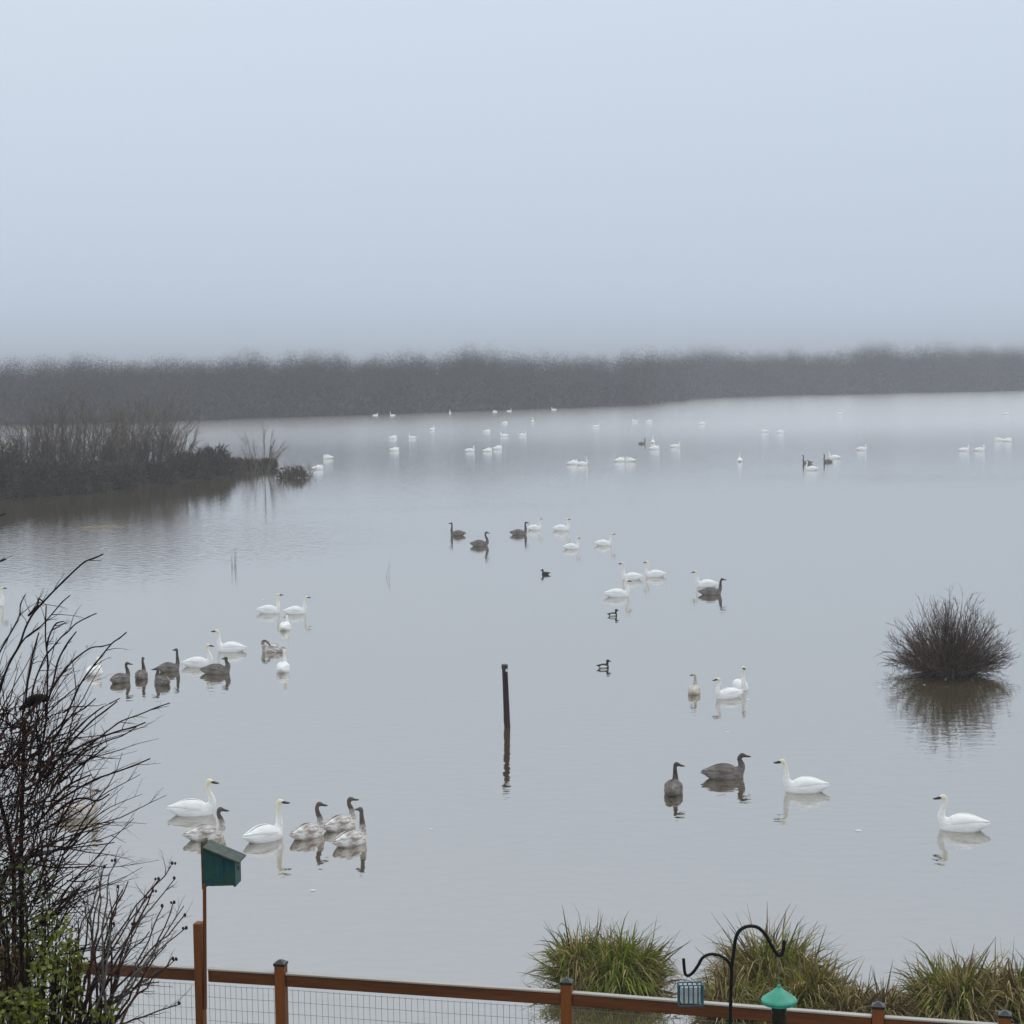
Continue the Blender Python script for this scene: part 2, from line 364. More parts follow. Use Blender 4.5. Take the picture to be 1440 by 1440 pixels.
# far wood: one mass in the fog, tens of thousands of twigs that thin out towards the top
def far_wood(name, label, line, heights, n_crown, n_twig, depth, seed, scale=1.0):
    rg = np.random.default_rng(seed)
    lx = np.array([p[0] for p in line]); P = [p[1] for p in line]
    X = np.array([p.x for p in P]); Y = np.array([p.y for p in P])
    cpx = rg.uniform(lx[0], lx[-1], n_crown); cd_ = rg.uniform(-1, depth, n_crown)
    cH = np.interp(cpx, heights[0], heights[1]) * rg.uniform(.74, 1.0, n_crown) * (1 + .05 * np.sin(cpx * .021) + .04 * np.sin(cpx * .057 + 1))
    cr = rg.uniform(3.0, 6.5, n_crown) * scale
    k = rg.integers(0, n_crown, n_twig)
    bx_ = np.interp(cpx[k], lx, X); by_ = np.interp(cpx[k], lx, Y); L = np.hypot(bx_, by_)
    ux, uy = bx_ / L, by_ / L
    a = rg.uniform(0, 2 * np.pi, n_twig); q = np.sqrt(rg.uniform(0, 1, n_twig)); u = rg.uniform(0, 1, n_twig); u = np.where(rg.uniform(0, 1, n_twig) < .5, u, 1 - (1 - u) * .55)
    wide = np.sqrt(np.clip(1 - (u * .96) ** 2.2, 0, 1))
    x = bx_ + ux * cd_[k] + np.cos(a) * q * cr[k] * wide; y = by_ + uy * cd_[k] + np.sin(a) * q * cr[k] * wide
    z = cH[k] * u * (1 + .05 * rg.normal(size=n_twig)) + .1
    ln = scale * rg.uniform(.5, 1.3, n_twig) * np.interp(u, [0, .35, .7, 1], [1.8, 1.3, .6, .28])
    wd = scale * rg.uniform(.5, 1.5, n_twig) * np.interp(u, [0, .30, .6, .8, 1], [.50, .32, .10, .035, .013])
    d = np.stack([np.cos(a) * .6, np.sin(a) * .6, np.full(n_twig, .8)], 1) + rg.normal(size=(n_twig, 3)) * .5
    d /= np.linalg.norm(d, axis=1)[:, None]
    sd = np.cross(d, rg.normal(size=(n_twig, 3))); sd /= np.linalg.norm(sd, axis=1)[:, None]
    p = np.stack([x, y, z], 1)
    V = np.empty((n_twig, 3, 3)); V[:, 0] = p - sd * wd[:, None]; V[:, 1] = p + sd * wd[:, None]; V[:, 2] = p + d * ln[:, None]
    me = bpy.data.meshes.new(name); n3 = n_twig * 3
    me.vertices.add(n3); me.vertices.foreach_set('co', V.reshape(-1))
    me.loops.add(n3); me.loops.foreach_set('vertex_index', np.arange(n3, dtype=np.int32))
    me.polygons.add(n_twig); me.polygons.foreach_set('loop_start', np.arange(0, n3, 3, dtype=np.int32))
    me.update(); me.validate(); me.materials.append(M_farwood)
    o = bpy.data.objects.new(name, me); C.objects.link(o)
    tag(o, label, 'woodland', kind='stuff'); return o
_l = [(px, shore_at(px)) for px in range(-420, 2001, 20)]
far_wood('far_wood', 'leafless wood along the far shore, dim in the fog', _l,
         ((-420, 0, 250, 560, 900, 935, 1100, 1440, 2000), (13.9, 14.0, 14.4, 15.8, 15.5, 16.4, 17.2, 19.0, 21)), 1500, 1050000, 55, 11)
_l = [(px, Vector((at_y(px, 520, 1500).x, 1500, 0))) for px in range(-300, 1601, 20)]
far_wood('distant_wood', 'paler second line of trees behind the far shore wood', _l,
         ((-300, 0, 450, 620, 1440, 1600), (29, 29.5, 29, 26, 27, 28)), 420, 200000, 120, 12, scale=2.4)

# ------------------------------------------------------------------ wooded islet at the left
ISL_Y0 = on_z(200, 683).y
islet_edge = [on_z(*p) for p in ((-330, 712), (-180, 709), (-60, 704), (40, 698), (140, 690), (230, 682), (300, 674), (345, 666), (375, 660), (382, 655), (350, 650), (200, 648), (0, 655), (-200, 664), (-330, 675))]
b = MB(); cx = sum((p.x for p in islet_edge)) / len(islet_edge); cy = sum((p.y for p in islet_edge)) / len(islet_edge)
ne = len(islet_edge)
for sc_, z in ((1.0, -0.3), (0.97, 0.10), (0.8, 0.35), (0.4, 0.5)):
    for p in islet_edge: b.v.append((cx + (p.x - cx) * sc_, cy + (p.y - cy) * sc_, z + rnd.uniform(-.04, .04)))
for j in range(3):
    for i in range(ne):
        b.f.append((j * ne + i, j * ne + (i + 1) % ne, (j + 1) * ne + (i + 1) % ne, (j + 1) * ne + i)); b.m.append(0)
b.f.append(tuple(3 * ne + i for i in range(ne))); b.m.append(0)
tag(b.build('islet', M_mud, smooth=True), kind='structure')

def crown_twigs(tw, rg, pts, L, r0, n):
    for _ in range(n):
        u = rg.uniform(0.3, 1.0) * 6; k = min(int(u), 5); q = pts[k].lerp(pts[k + 1], u - k)
        dd = (pts[k + 1] - pts[k]).normalized() + rv(rg, 0.42)
        branch(tw, rg, q, dd, L * rg.uniform(.10, .28), r0 * 0.30, 0, 3, 0.14, 0.06)
def bare_clump(name, base, H, W, nst, label, cat, seed, group=None, material=None, twigs=4, r0=0.05, lean=0.35, fan=1.0):
    W = max(W, .05)
    rg = random.Random(seed); base = Vector(base)
    t = thing(name, base, label, cat, group)
    st = MB(); tw = MB()
    for i in range(nst):
        a = rg.uniform(0, 6.283); rr = math.sqrt(rg.random()) * W
        p = base + Vector((rr * math.cos(a), rr * 0.6 * math.sin(a), -0.05))
        d = Vector((lean * (rr / max(W, .01)) * math.cos(a) * fan + rg.gauss(0, .10), lean * math.sin(a) * (rr / max(W, .01)) + rg.gauss(0, .1), 1))
        L = H * rg.uniform(0.6, 1.06) * (1 - .42 * (rr / W) ** 2)
        pts = branch(st, rg, p, d, L, r0 * rg.uniform(0.5, 1.1), 0, 6, 0.10, 0.02)
        for _ in range(twigs * 2):
            u = rg.uniform(0.25, 0.98) * 6; k = min(int(u), 5); q = pts[k].lerp(pts[k + 1], u - k)
            dd = (pts[k + 1] - pts[k]).normalized() + rv(rg, 0.36) + Vector((d.x * .5, d.y * .5, 0))
            branch(tw, rg, q, dd, L * rg.uniform(.16, .38), r0 * 0.34, 1, 4, 0.14, 0.05, 3, .5, .3)
    st.build('stems', material or M_willow, t)
    x = tw.build('twigs', material or M_willow, t); x['kind'] = 'stuff'
    return t
def low_bush(name, base, rx, ry, rz, n, label, seed, group=None, material=None, ln=0.5, wd=0.05):
    rg = random.Random(seed); base = Vector(base)
    t = thing(name, base, label, 'bush', group)
    cr = MB(); slivers(cr, rg, base, rx, ry, rz, n, ln, wd, upright=0.7)
    # inner solid tangle
    slivers(cr, rg, base, rx * .85, ry * .85, rz * .85, n // 3, ln * 0.8, wd * 3.2, upright=0.3)
    x = cr.build('crown', material or M_bushdark, t); x['kind'] = 'stuff'
    st = MB()
    for i in range(14):
        a = rg.uniform(0, 6.283)
        branch(st, rg, base + Vector((rg.gauss(0, rx * .25), rg.gauss(0, ry * .25), -.1)), (math.cos(a) * .6, math.sin(a) * .6, 1), rz * rg.uniform(.7, 1.1), 0.05, 1, 4, .15, .02, 3)
    st.build('stems', material or M_bushdark, t)
    return t
# tall bare willow clumps (pixel x, pixel y of foot, top pixel y, half width px)
WIL = [(8, 690, 620, 26, 'short leafless willow clump at the outer end of the islet thicket'),
       (42, 688, 596, 26, 'leafless willow clump, tall and slightly hazy, on the wooded islet'),
       (80, 690, 590, 24, 'leafless willow clump with close upright stems on the wooded islet'),
       (118, 686, 578, 27, 'tallest and densest leafless willow clump on the wooded islet'),
       (152, 684, 592, 24, 'leafless willow clump just beside the tallest islet clump'),
       (188, 680, 586, 24, 'open leafless willow clump with pale water showing between stems'),
       (214, 678, 588, 22, 'upright leafless willow clump near the end of the islet thicket'),
       (240, 675, 602, 20, 'last leafless willow clump before the dense rounded bush'),
       (-60, 692, 588, 40, 'leafless willow clump at the hidden side of the islet'),
       (-150, 695, 584, 40, 'broad leafless willow clump at the hidden side of the islet')]
for i, (px, pf, pt, hw, lab) in enumerate(WIL):
    g = on_z(px, pf - 8, 0.2); sc_ = F / g.y
    bare_clump('willow_shrub', g, (pf - 8 - pt) / sc_ * rnd.uniform(1.22, 1.46), hw / sc_ * 0.74, 62 if hw > 22 else 48, lab, 'shrub', 40 + i, 'willow shrubs on the islet', r0=0.068, twigs=4, lean=0.5)
LOW = [(-200, 712, 90, 60, 'dense dark bush at the hidden side of the islet'), (-90, 712, 60, 64, 'narrower dense dark bush at the hidden side of the islet'),
       (-12, 706, 46, 76, 'high dense bush at the outer end of the islet, under the short willow'), (46, 702, 48, 46, 'dense dark bush at the foot of the hazy willow clump'),
       (104, 698, 48, 40, 'dense dark bush below the tallest willow clump'), (160, 692, 46, 34, 'low dense dark bush under the open willow clump'),
       (212, 686, 42, 30, 'dense dark bush at the foot of the last willow clumps'), (262, 680, 38, 36, 'rounded bush between the willows and the islet tip'),
       (298, 675, 34, 40, 'rounded dense bush with twiggy top at the islet tip'), (334, 669, 24, 16, 'low spreading bush at the tip of the islet beside the little bare tree'),
       (357, 667, 13, 11, 'small dark bush at the very tip of the islet'), (376, 665, 11, 10, 'dark tuft of growth around the foot of the sapling')]
for i, (px, pf, hw, hh, lab) in enumerate(LOW):
    g = on_z(px, pf - 6, 0.0); sc_ = F / g.y
    low_bush('dense_bush', g, hw / sc_, hw / sc_ * 0.8, hh / sc_, 4600 if px > -60 else 2200, lab, 60 + i, 'dense bushes on the islet')
# reed fringe of the islet
g = on_z(372, 664, 0); bare_clump('bare_sapling', g, 5.0, 0.5, 17, 'slender leafless sapling standing in water off the islet tip', 'tree', 81, None, M_willow, 6, 0.045, 0.4, 1.2)
g = on_z(413, 672, 0); sc_ = F / g.y
low_bush('low_bush', g, 25 / sc_, 20 / sc_, 17 / sc_, 560, 'small low bush alone in the water past the islet tip', 82, ln=0.35, wd=0.035)
rg = random.Random(5)
t = thing('twig_tuft', on_z(423, 668, 0), 'sprig of bare twigs rising beside the small low bush', 'shrub')
b = MB()
for i in range(34):
    branch(b, rg, t.location + Vector((rg.uniform(-1.6, 1.3), rg.uniform(-.3, .3), -.05)), (rg.gauss(0, .35), rg.gauss(0, .2), 1), rg.uniform(.7, 1.7), .025, 1, 4, .1, .0, 3)
b.build('stems', M_willow, t)
bare_clump('tip_shrub', on_z(352, 667, 0), 2.3, 0.7, 22, 'low grey leafless shrub between the islet tip and the slender sapling', 'shrub', 83, None, M_willow, 4, 0.035, 0.5, 1.2)
# matted yellow grass lying off the islet
t = thing('dead_grass_mat', on_z(135, 742, 0), 'yellowish mat of dead grass floating off the islet', 'grass')
b = MB(); c0 = t.location
for i in range(420):
    x, y = rg.gauss(0, .75), rg.gauss(0, 0.9); a = rg.gauss(0, 0.5); L_ = rg.uniform(.2, .5)
    p = c0 + Vector((x, y, rg.uniform(0.0, .03))); d = Vector((math.cos(a), math.sin(a), rg.uniform(-.05, .12))) * L_; s_ = Vector((-math.sin(a), math.cos(a), 0)) * .02
    b.poly([p - s_, p + s_, p + d])
x = b.build('blades', M_g3, t); x['kind'] = 'stuff'

# ------------------------------------------------------------------ round bush standing in the water
def round_bush():
    rg = random.Random(21)
    g = on_z(1335, 946, 0); sc_ = F / g.y * 1.0
    t = thing('round_bush', g, 'round bare bush of radiating dark stems standing in the lake', 'bush')
    Rw = 93 / sc_; H = 109 / sc_
    b = MB(); tw = MB()
    for i in range(580):
        a = rg.uniform(0, 6.283); el = math.asin(rg.uniform(0.10, 1.0) ** 0.9)
        d = Vector((math.cos(a) * math.cos(el), math.sin(a) * math.cos(el), math.sin(el)))
        reach = 1 / math.sqrt((d.x / Rw) ** 2 + (d.y / Rw) ** 2 + (d.z / H) ** 2) * rg.uniform(0.70, 1.03) * (1 + .08 * math.sin(2 * a + 1) + .07 * math.sin(5 * a) + .05 * math.sin(9 * a + 2))
        p0 = g + Vector((d.x * .45 + rg.gauss(0, .16), d.y * .45 + rg.gauss(0, .16), -.05))
        end = g + d * reach
        mid = p0.lerp(end, .5) + Vector((0, 0, -0.05 + 0.10 * (1 - d.z))) + rv(rg, .05)
        pts = []
        for k in range(7):
            u = k / 6
            pts.append((1 - u) ** 2 * p0 + 2 * u * (1 - u) * mid + u * u * end + rv(rg, .045) * (k > 0))
        r0 = rg.choice((rg.uniform(.006, .013), rg.uniform(.006, .014), rg.uniform(.010, .024)))
        b.tube(pts, [r0 * (1 - .7 * k / 6) for k in range(7)], 3, cap=False)
        for _ in range(9):
            u = rg.uniform(.3, .98) * 6; k = min(int(u), 5); q = pts[k].lerp(pts[k + 1], u - k)
            dd = (pts[k + 1] - pts[k]).normalized() + rv(rg, .36) + Vector((0, 0, .15))
            branch(tw, rg, q, dd, rg.uniform(.15, .48), .006, 1, 3, .25, .05, 2, .6)
    # drooping skirt and water line twigs
    for i in range(300):
        a = rg.uniform(0, 6.283); rr = rg.uniform(.1, .85) * Rw
        p = g + Vector((math.cos(a) * rr, math.sin(a) * rr, rg.uniform(.05, .5)))
        branch(tw, rg, p, (math.cos(a) + rg.gauss(0, .5), math.sin(a) + rg.gauss(0, .5), rg.gauss(.1, .4)), rg.uniform(.25, .6), .010, 1, 3, .2, .0, 2)
    b.build('stems', M_round, t)
    x = tw.build('twigs', M_round, t); x['kind'] = 'stuff'
round_bush()

# reed stalks poking up
for (px, py, hh, nn, lab) in ((331, 797, 1.1, 6, 'faint tuft of thin reed stalks between the islet and the swans'), (546, 812, 0.9, 2, 'pair of thin reed stalks alone in open water')):
    g = on_z(px, py, 0); t = thing('reed_stalks', g, lab, 'reeds')
    for i in range(nn):
        b = MB(); branch(b, rg, g + Vector((rg.gauss(0, .07), rg.gauss(0, .05), -.05)), (rg.gauss(0, .12), rg.gauss(0, .1), 1), hh * rg.uniform(.7, 1.1), .010, 0, 4, .05, 0)
        b.build('stalk', M_twig_grey, t)

# ------------------------------------------------------------------ swans
def ring_body(prof, n=20):
    mb = MB(); k0 = 0
    for (x, w_, zt, zb) in prof:
        for j in range(n):
            q = 2 * math.pi * j / n; c, s_ = math.cos(q), math.sin(q)
            zc, hz = (zt + zb) / 2, (zt - zb) / 2
            mb.v.append((x, w_ * c, zc + hz * (abs(s_) ** 0.9) * (1 if s_ > 0 else -1)))
    for i in range(len(prof) - 1):
        for j in range(n):
            A = i * n + j; B = i * n + (j + 1) % n
            mb.f.append((A, B, B + n, A + n)); mb.m.append(0)
    mb.f.append(tuple(range(n))[::-1]); mb.f.append(tuple((len(prof) - 1) * n + j for j in range(n))); mb.m += [0, 0]
    return mb
PROF = [(-0.60, .015, .150, .135), (-0.54, .055, .172, .110), (-0.46, .105, .200, .055), (-0.36, .155, .240, -.01), (-0.24, .20, .285, -.09), (-0.10, .228, .315, -.13),
        (0.06, .235, .312, -.14), (0.20, .215, .275, -.13), (0.31, .165, .215, -.10), (0.39, .10, .150, -.05), (0.43, .04, .085, .01)]
def cat_rom(P, k=6):
    P = [Vector(p) for p in P]; o = []
    for i in range(len(P) - 1):
        a, b_, c, d = P[max(i - 1, 0)], P[i], P[i + 1], P[min(i + 2, len(P) - 1)]
        for j in range(k):
            t = j / k
            o.append(0.5 * ((2 * b_) + (c - a) * t + (2 * a - 5 * b_ + 4 * c - d) * t * t + (3 * b_ - a - 3 * c + d) * t ** 3))
    o.append(P[-1]); return o
NECK = {  # neck path, head direction
    'alert':   ([(.20, 0, .08), (.31, 0, .14), (.375, 0, .27), (.365, 0, .45), (.350, 0, .62), (.352, 0, .75)], (1, 0, -.10)),
    'relaxed': ([(.20, 0, .08), (.32, 0, .13), (.40, 0, .24), (.375, 0, .40), (.315, 0, .53), (.315, 0, .64)], (1, 0, -.16)),
    'low':     ([(.20, 0, .08), (.32, 0, .15), (.39, 0, .26), (.36, 0, .37), (.33, 0, .45), (.36, 0, .50)], (1, 0, -.1)),
    'preen':   ([(.20, 0, .08), (.32, 0, .15), (.40, .02, .28), (.37, .06, .41), (.26, .10, .45), (.17, .13, .40)], (-.75, .2, -.65)),
    'sleep':   ([(.20, 0, .08), (.31, 0, .15), (.35, .03, .26), (.28, .07, .33), (.14, .08, .34), (.05, .07, .335)], (-1, 0, -.12)),
}
NECK['lean'] = ([(.20, 0, .08), (.32, 0, .13), (.40, 0, .25), (.415, 0, .41), (.43, 0, .56), (.455, 0, .66)], (1, 0, -.12))
NECK['curve'] = ([(.20, 0, .08), (.32, 0, .12), (.41, 0, .22), (.40, 0, .36), (.335, 0, .50), (.30, 0, .62), (.325, 0, .71)], (1, 0, -.2))
_cache = {}
def eval_mesh(me, mods):
    o = bpy.data.objects.new('tmp', me); C.objects.link(o)
    for ty, kw in mods:
        md = o.modifiers.new('m', ty)
        for a, v in kw.items(): setattr(md, a, v)
    dg = bpy.context.evaluated_depsgraph_get(); dg.update()
    r_ = bpy.data.meshes.new_from_object(o.evaluated_get(dg))
    bpy.data.objects.remove(o); return r_
def swan_meshes(pose, turn):
    key = (pose, turn)
    if key in _cache: return _cache[key]
    path, hd = NECK[pose]
    mb = ring_body(PROF)
    P = cat_rom(path, 5); L = len(P)
    nr = [(.115 * (1 - u) ** 2 + .046 + .012 * (u < .3)) for u in [i / (L - 1) for i in range(L)]]
    hd = Vector(hd).normalized()
    hd = Matrix.Rotation(R(turn), 3, 'Z') @ hd
    top = P[-1]
    hc = top + hd * .035 + Vector((0, 0, .022))
    mb.tube(P + [top + hd * .012 + Vector((0, 0, .018))], nr + [.040], 12)
    hb = MB(); hb.tube([hc - hd * .055, hc - hd * .04, hc, hc + hd * .045, hc + hd * .085, hc + hd * .10], [.016, .046, .061, .052, .036, .024], 12)
    # merge into one skin
    k = len(mb.v); mb.v += hb.v; mb.f += [tuple(i + k for i in f) for f in hb.f]; mb.m += hb.m
    me = mb.mesh('swan_body', [])
    body = eval_mesh(me, [('REMESH', dict(mode='VOXEL', voxel_size=0.017)), ('SMOOTH', dict(factor=0.5, iterations=4))])
    body.name = 'swan_body'
    body.polygons.foreach_set('use_smooth', [True] * len(body.polygons))
    # bill and bare black face in one wedge
    bl = MB(); up = Vector((0, 0, 1)); sd = hd.cross(up).normalized()
    secs = [(.030, .050, .010, .010), (.055, .053, .038, .030), (.085, .046, .036, .036), (.125, .034, .022, .036), (.170, .030, .014, .030), (.205, .025, .008, .020), (.220, .010, .002, .010)]
    nn = 10
    for (dx, hw, zu, zd) in secs:
        for j in range(nn):
            q = 2 * math.pi * j / nn; c = math.cos(q); s_ = math.sin(q)
            v = hc + hd * dx + sd * (hw * c) + Vector((0, 0, -.006)) + up * ((zu if s_ > 0 else zd) * s_)
            bl.v.append(tuple(v))
    for i in range(len(secs) - 1):
        for j in range(nn):
            A = i * nn + j; B = i * nn + (j + 1) % nn; bl.f.append((A, B, B + nn, A + nn)); bl.m.append(0)
    bl.f.append(tuple(range(nn))[::-1]); bl.f.append(tuple((len(secs) - 1) * nn + j for j in range(nn))); bl.m += [0, 0]
    bill = bl.mesh('swan_bill', [], True)
    # folded wings: shells lying proud of the flanks, tips raised over the tail
    wings = []
    for sg in (1, -1):
        wb = MB(); nu, nv = 14, 7
        for i in range(nu):
            u = i / (nu - 1); x = .25 - .83 * u
            # body section at x
            px = [p[0] for p in PROF]
            hw = np.interp(x, px, [p[1] for p in PROF]); zt = np.interp(x, px, [p[2] for p in PROF]); zb = np.interp(x, px, [p[3] for p in PROF])
            zc, hz = (zt + zb) / 2, (zt - zb) / 2
            a0 = R(12 + 30 * u ** 2); a1 = R(86 - 6 * math.sin(u * 3.14))
            puff = 1.03 + .07 * math.sin(min(1, u * 1.15) * 3.14) ** .7
            lift = .03 * u ** 2
            for j in range(nv):
                a = a0 + (a1 - a0) * j / (nv - 1)
                rim = 1 - .06 * (j in (0,)) - .05 * (i in (0, nu - 1))
                wb.v.append((x, sg * hw * math.cos(a) * puff * rim, zc + hz * math.sin(a) * puff * rim + lift + .006))
        for i in range(nu - 1):
            for j in range(nv - 1):
                A = i * nv + j; q = (A, A + 1, A + 1 + nv, A + nv)
                wb.f.append(q if sg < 0 else q[::-1]); wb.m.append(0)
        wm = wb.mesh('swan_wing', [])
        wm = eval_mesh(wm, [('SOLIDIFY', dict(thickness=.022, offset=-1)), ('SUBSURF', dict(levels=1, render_levels=1))])
        wm.name = 'swan_wing'
        wm.polygons.foreach_set('use_smooth', [True] * len(wm.polygons)); wings.append(wm)
    for m_ in [body, bill] + wings:
        m_.materials.clear(); m_.materials.append(M_white)
    _cache[key] = (body, bill, wings); return _cache[key]
def mobj(name, me, mt, parent=None):
    o = bpy.data.objects.new(name, me); C.objects.link(o)
    o.material_slots[0].link = 'OBJECT'; o.material_slots[0].material = mt
    if parent: o.parent = parent
    return o
def swan(px, py, kind, ang, label, pose='alert', turn=0, scale=1.0, group=None, parts=True):
    body, bill, wings = swan_meshes(pose, turn)
    mt = {'w': M_white, 'g': M_grey, 'p': M_pale, 'c': M_cream}[kind]
    nm = 'swan' if kind == 'w' else 'young_swan'
    g = on_z(px, py - 2 if py > 900 else py, 0)
    if parts:
        o = thing(nm, g, label, 'swan' if kind == 'w' else 'young swan', group)
        mobj('body', body, mt, o)
        mobj('bill', bill, M_bill if kind == 'w' else M_billc, o)
        for wg in wings: mobj('wing', wg, mt, o)
    else:
        o = mobj(nm, body, mt); o.location = g
        tag(o, label, 'swan' if kind == 'w' else 'young swan', group)
    o.rotation_euler = (R(rnd.gauss(0, 1.5)), R(rnd.gauss(0, 1.2)), R(ang)); o.scale = (scale * rnd.uniform(.95, 1.04), scale * rnd.uniform(.94, 1.04), scale * rnd.uniform(.95, 1.05))
    return o
SW = [
 # x, y, kind, heading, label, pose, turn, scale
 (272,1147,'w',6,'white swan floating just beyond the birdhouse, behind a mottled young swan','curve',0,1.02),
 (290,1181,'p',32,'mottled young swan right behind the birdhouse roof, brown neck raised','relaxed',-25,.92),
 (373,1183,'w',44,'white swan with tall neck and dark bill swimming between birdhouse and young swans','alert',-40,1.05),
 (433,1179,'p',52,'mottled young swan next to the tall-necked white swan','curve',-30,.92),
 (479,1167,'p',48,'mottled young swan, rearmost of the three beside the white swan','relaxed',-25,.92),
 (494,1189,'p',50,'mottled young swan with neck straight up and face turned away','alert',80,.92),
 (947,1117,'g',78,'grey young swan seen from behind with its bill to the side','relaxed',-85,.95),
 (1020,1096,'g',4,'grey-brown young swan side-on, between a grey young swan and a white swan','low',0,1.05),
 (1131,1115,'w',176,'white swan side-on facing the grey-brown young swans','lean',0,1.03),
 (1352,1169,'w',163,'white swan alone in the water beyond the brown grass tussocks','relaxed',0,1.03),
 (110,1151,'c',4,'off-white young swan partly hidden behind the bare twigs of the shrub','relaxed',0,1.0),
 (976,977,'c',78,'pale young swan with dark head facing away from a pair of white swans','relaxed',60,.85),
 (1024,983,'w',205,'white swan side-on, in front of another swan facing the shore','relaxed',-20,.95),
 (1041,971,'w',-78,'white swan facing the shore with its dark face showing, partly behind another','alert',0,.95),
 (170,961,'g',62,'dark young swan, end of the row of four beside the white swans, nearest the twigs','relaxed',-60,.88),
 (199,956,'g',88,'dark young swan seen from behind, second in the row of four from the twigs','curve',0,.88),
 (228,964,'g',128,'dark young swan with pale wing edge in front of another dark one','low',40,.88),
 (238,946,'g',38,'dark young swan with tall neck half hidden behind the pale-edged one','alert',110,.88),
 (279,939,'w',4,'white swan side-on touching a dark young swan, next to the dark row','curve',0,1.03),
 (305,949,'g',-8,'dark young swan in front of the two overlapping white swans','low',150,1.0),
 (324,918,'w',174,'white swan facing the dark row, behind the other white swan','lean',0,1.03),
 (383,918,'p',165,'brownish young swan preening with head tucked to its back','preen',0,.9),
 (398,946,'w',88,'white swan seen from behind, beside the preening young swan','relaxed',0,.95),
 (133,950,'w',80,'white swan seen from behind between the twig tips and the dark row','low',0,.95),
 (379,862,'w',6,'white swan side-on, first of the trio beyond the preening young swan','alert',0,1.0),
 (416,863,'w',18,'white swan side-on, bill away from the trio of white swans','lean',0,.95),
 (401,885,'w',86,'white swan seen from behind in front of the trio','low',0,.9),
 (-9,852,'w',4,'white swan with only neck and head showing past the shrub','alert',0,1.0),
 (643,753,'g',168,'dark young swan facing away from the white group, farthest out on its side','alert',0,.95),
 (675,768,'g',4,'dark young swan nearer the duck, with a ripple below','curve',0,1.05),
 (730,752,'g',4,'dark young swan with its neck against a white swan','alert',0,1.0),
 (752,745,'w',18,'white swan just beyond the neck of a dark young swan','curve',0,.95),
 (790,746,'w',3,'white swan side-on in the middle of the far white group','relaxed',0,1.05),
 (804,772,'w',18,'white swan in front of the far white group','relaxed',0,.95),
 (849,767,'w',6,'white swan last in the far white group, white face','lean',0,1.0),
 (888,815,'w',172,'white swan of the trio near the ducks, in the middle','alert',0,.98),
 (921,811,'w',168,'white swan of the trio near the ducks, farthest out','curve',0,1.0),
 (869,839,'w',4,'white swan of the trio near the ducks, facing the other way','relaxed',0,1.08),
 (993,825,'w',178,'white swan directly behind a grey young swan','lean',0,1.0),
 (1000,836,'g',2,'grey young swan directly in front of a white swan','lean',0,1.0),
]
for s_ in SW:
    swan(s_[0], s_[1], s_[2], s_[3], s_[4], s_[5], s_[6], s_[7], 'swans on the near water')
LF = 'white swan far out on the lake, a small white shape below the foggy wood'
FAR = [(528,585,0,'low'),(552,585,180,'alert'),(633,582,95,'alert'),(696,580,200,'sleep'),(716,579,0,'low'),(779,577,175,'low'),(553,617,10,'sleep'),(580,617,160,'low'),
       (608,605,60,'low'),(685,608,0,'sleep'),(710,596,20,'sleep'),(709,614,185,'low'),(735,613,5,'low'),(749,594,90,'alert'),(555,634,0,'sleep'),(661,635,10,'low'),(686,635,5,'sleep'),
       (700,632,5,'sleep'),(838,601,0,'low'),(893,594,170,'low'),(913,594,10,'sleep'),(918,623,85,'alert'),(921,632,5,'sleep'),(950,629,5,'low'),(987,597,0,'sleep'),
       (806,653,5,'sleep'),(819,654,3,'relaxed'),(872,649,25,'sleep'),(886,649,155,'sleep'),(1040,649,88,'relaxed'),(1075,608,170,'sleep'),(1097,609,0,'sleep'),(1141,661,172,'relaxed'),
       (1173,645,170,'low'),(1181,583,0,'low'),(1212,633,8,'low'),(1356,634,3,'low'),(1378,634,6,'low'),(1404,620,175,'sleep'),(1417,621,0,'sleep'),(1415,583,10,'low'),
       (461,645,170,'sleep'),(447,660,5,'sleep')]
OWN = {(528,585):'far white swan against the dark shoreline, beside another with its neck raised',(552,585):'far white swan at the dark shoreline with its neck raised, one of two close together',
       (633,582):'far white swan sitting upright alone right at the dark shoreline',(779,577):'far white swan alone at the shoreline under the wooded point',
       (716,579):'far white swan of a shoreline pair, side-on with neck low',(696,580):'far white swan of a shoreline pair, asleep with head on its back',
       (608,605):'far white swan turned away, alone between the shoreline row and the resting birds',(749,594):'far white swan seen from behind with thin neck up, faint in the fog',
       (553,617):'far white swan asleep directly behind another sleeping swan',(555,634):'far white swan asleep directly in front of another sleeping swan',(580,617):'far white swan with low neck beside two sleeping ones',
       (686,635):'far white swan asleep, front one of an overlapping sleeping pair',(700,632):'far white swan asleep, rear one of an overlapping sleeping pair',(661,635):'far white swan with low neck beside an overlapping sleeping pair',
       (918,623):'far white swan with upright neck next to a dark young swan',(921,632):'far white swan asleep in front of the upright one by the dark young swan',(950,629):'far white swan with low neck off from the dark young swan trio',
       (806,653):'far white swan asleep, overlapping another with raised head',(819,654):'far white swan with raised head, overlapping a sleeping one',
       (872,649):'far white swan asleep, one of two turned towards each other',(886,649):'far white swan asleep, one of two turned towards each other',
       (1040,649):'far white swan seen from behind, alone in open water',(1141,661):'far white swan directly in front of a dark young swan',(1173,645):'far white swan with a dark young swan against its breast',
       (1212,633):'far white swan alone, a few lengths past the swan and dark young swan pair',(461,645):'far white swan beyond the small low bush off the islet, farther one of two',(447,660):'far white swan touching the small low bush off the islet'}
for (x, y, a, ps) in FAR:
    swan(x, y, 'w', a, OWN.get((x, y), LF), ps, 0, 1.25, 'white swans far out on the lake', parts=False)
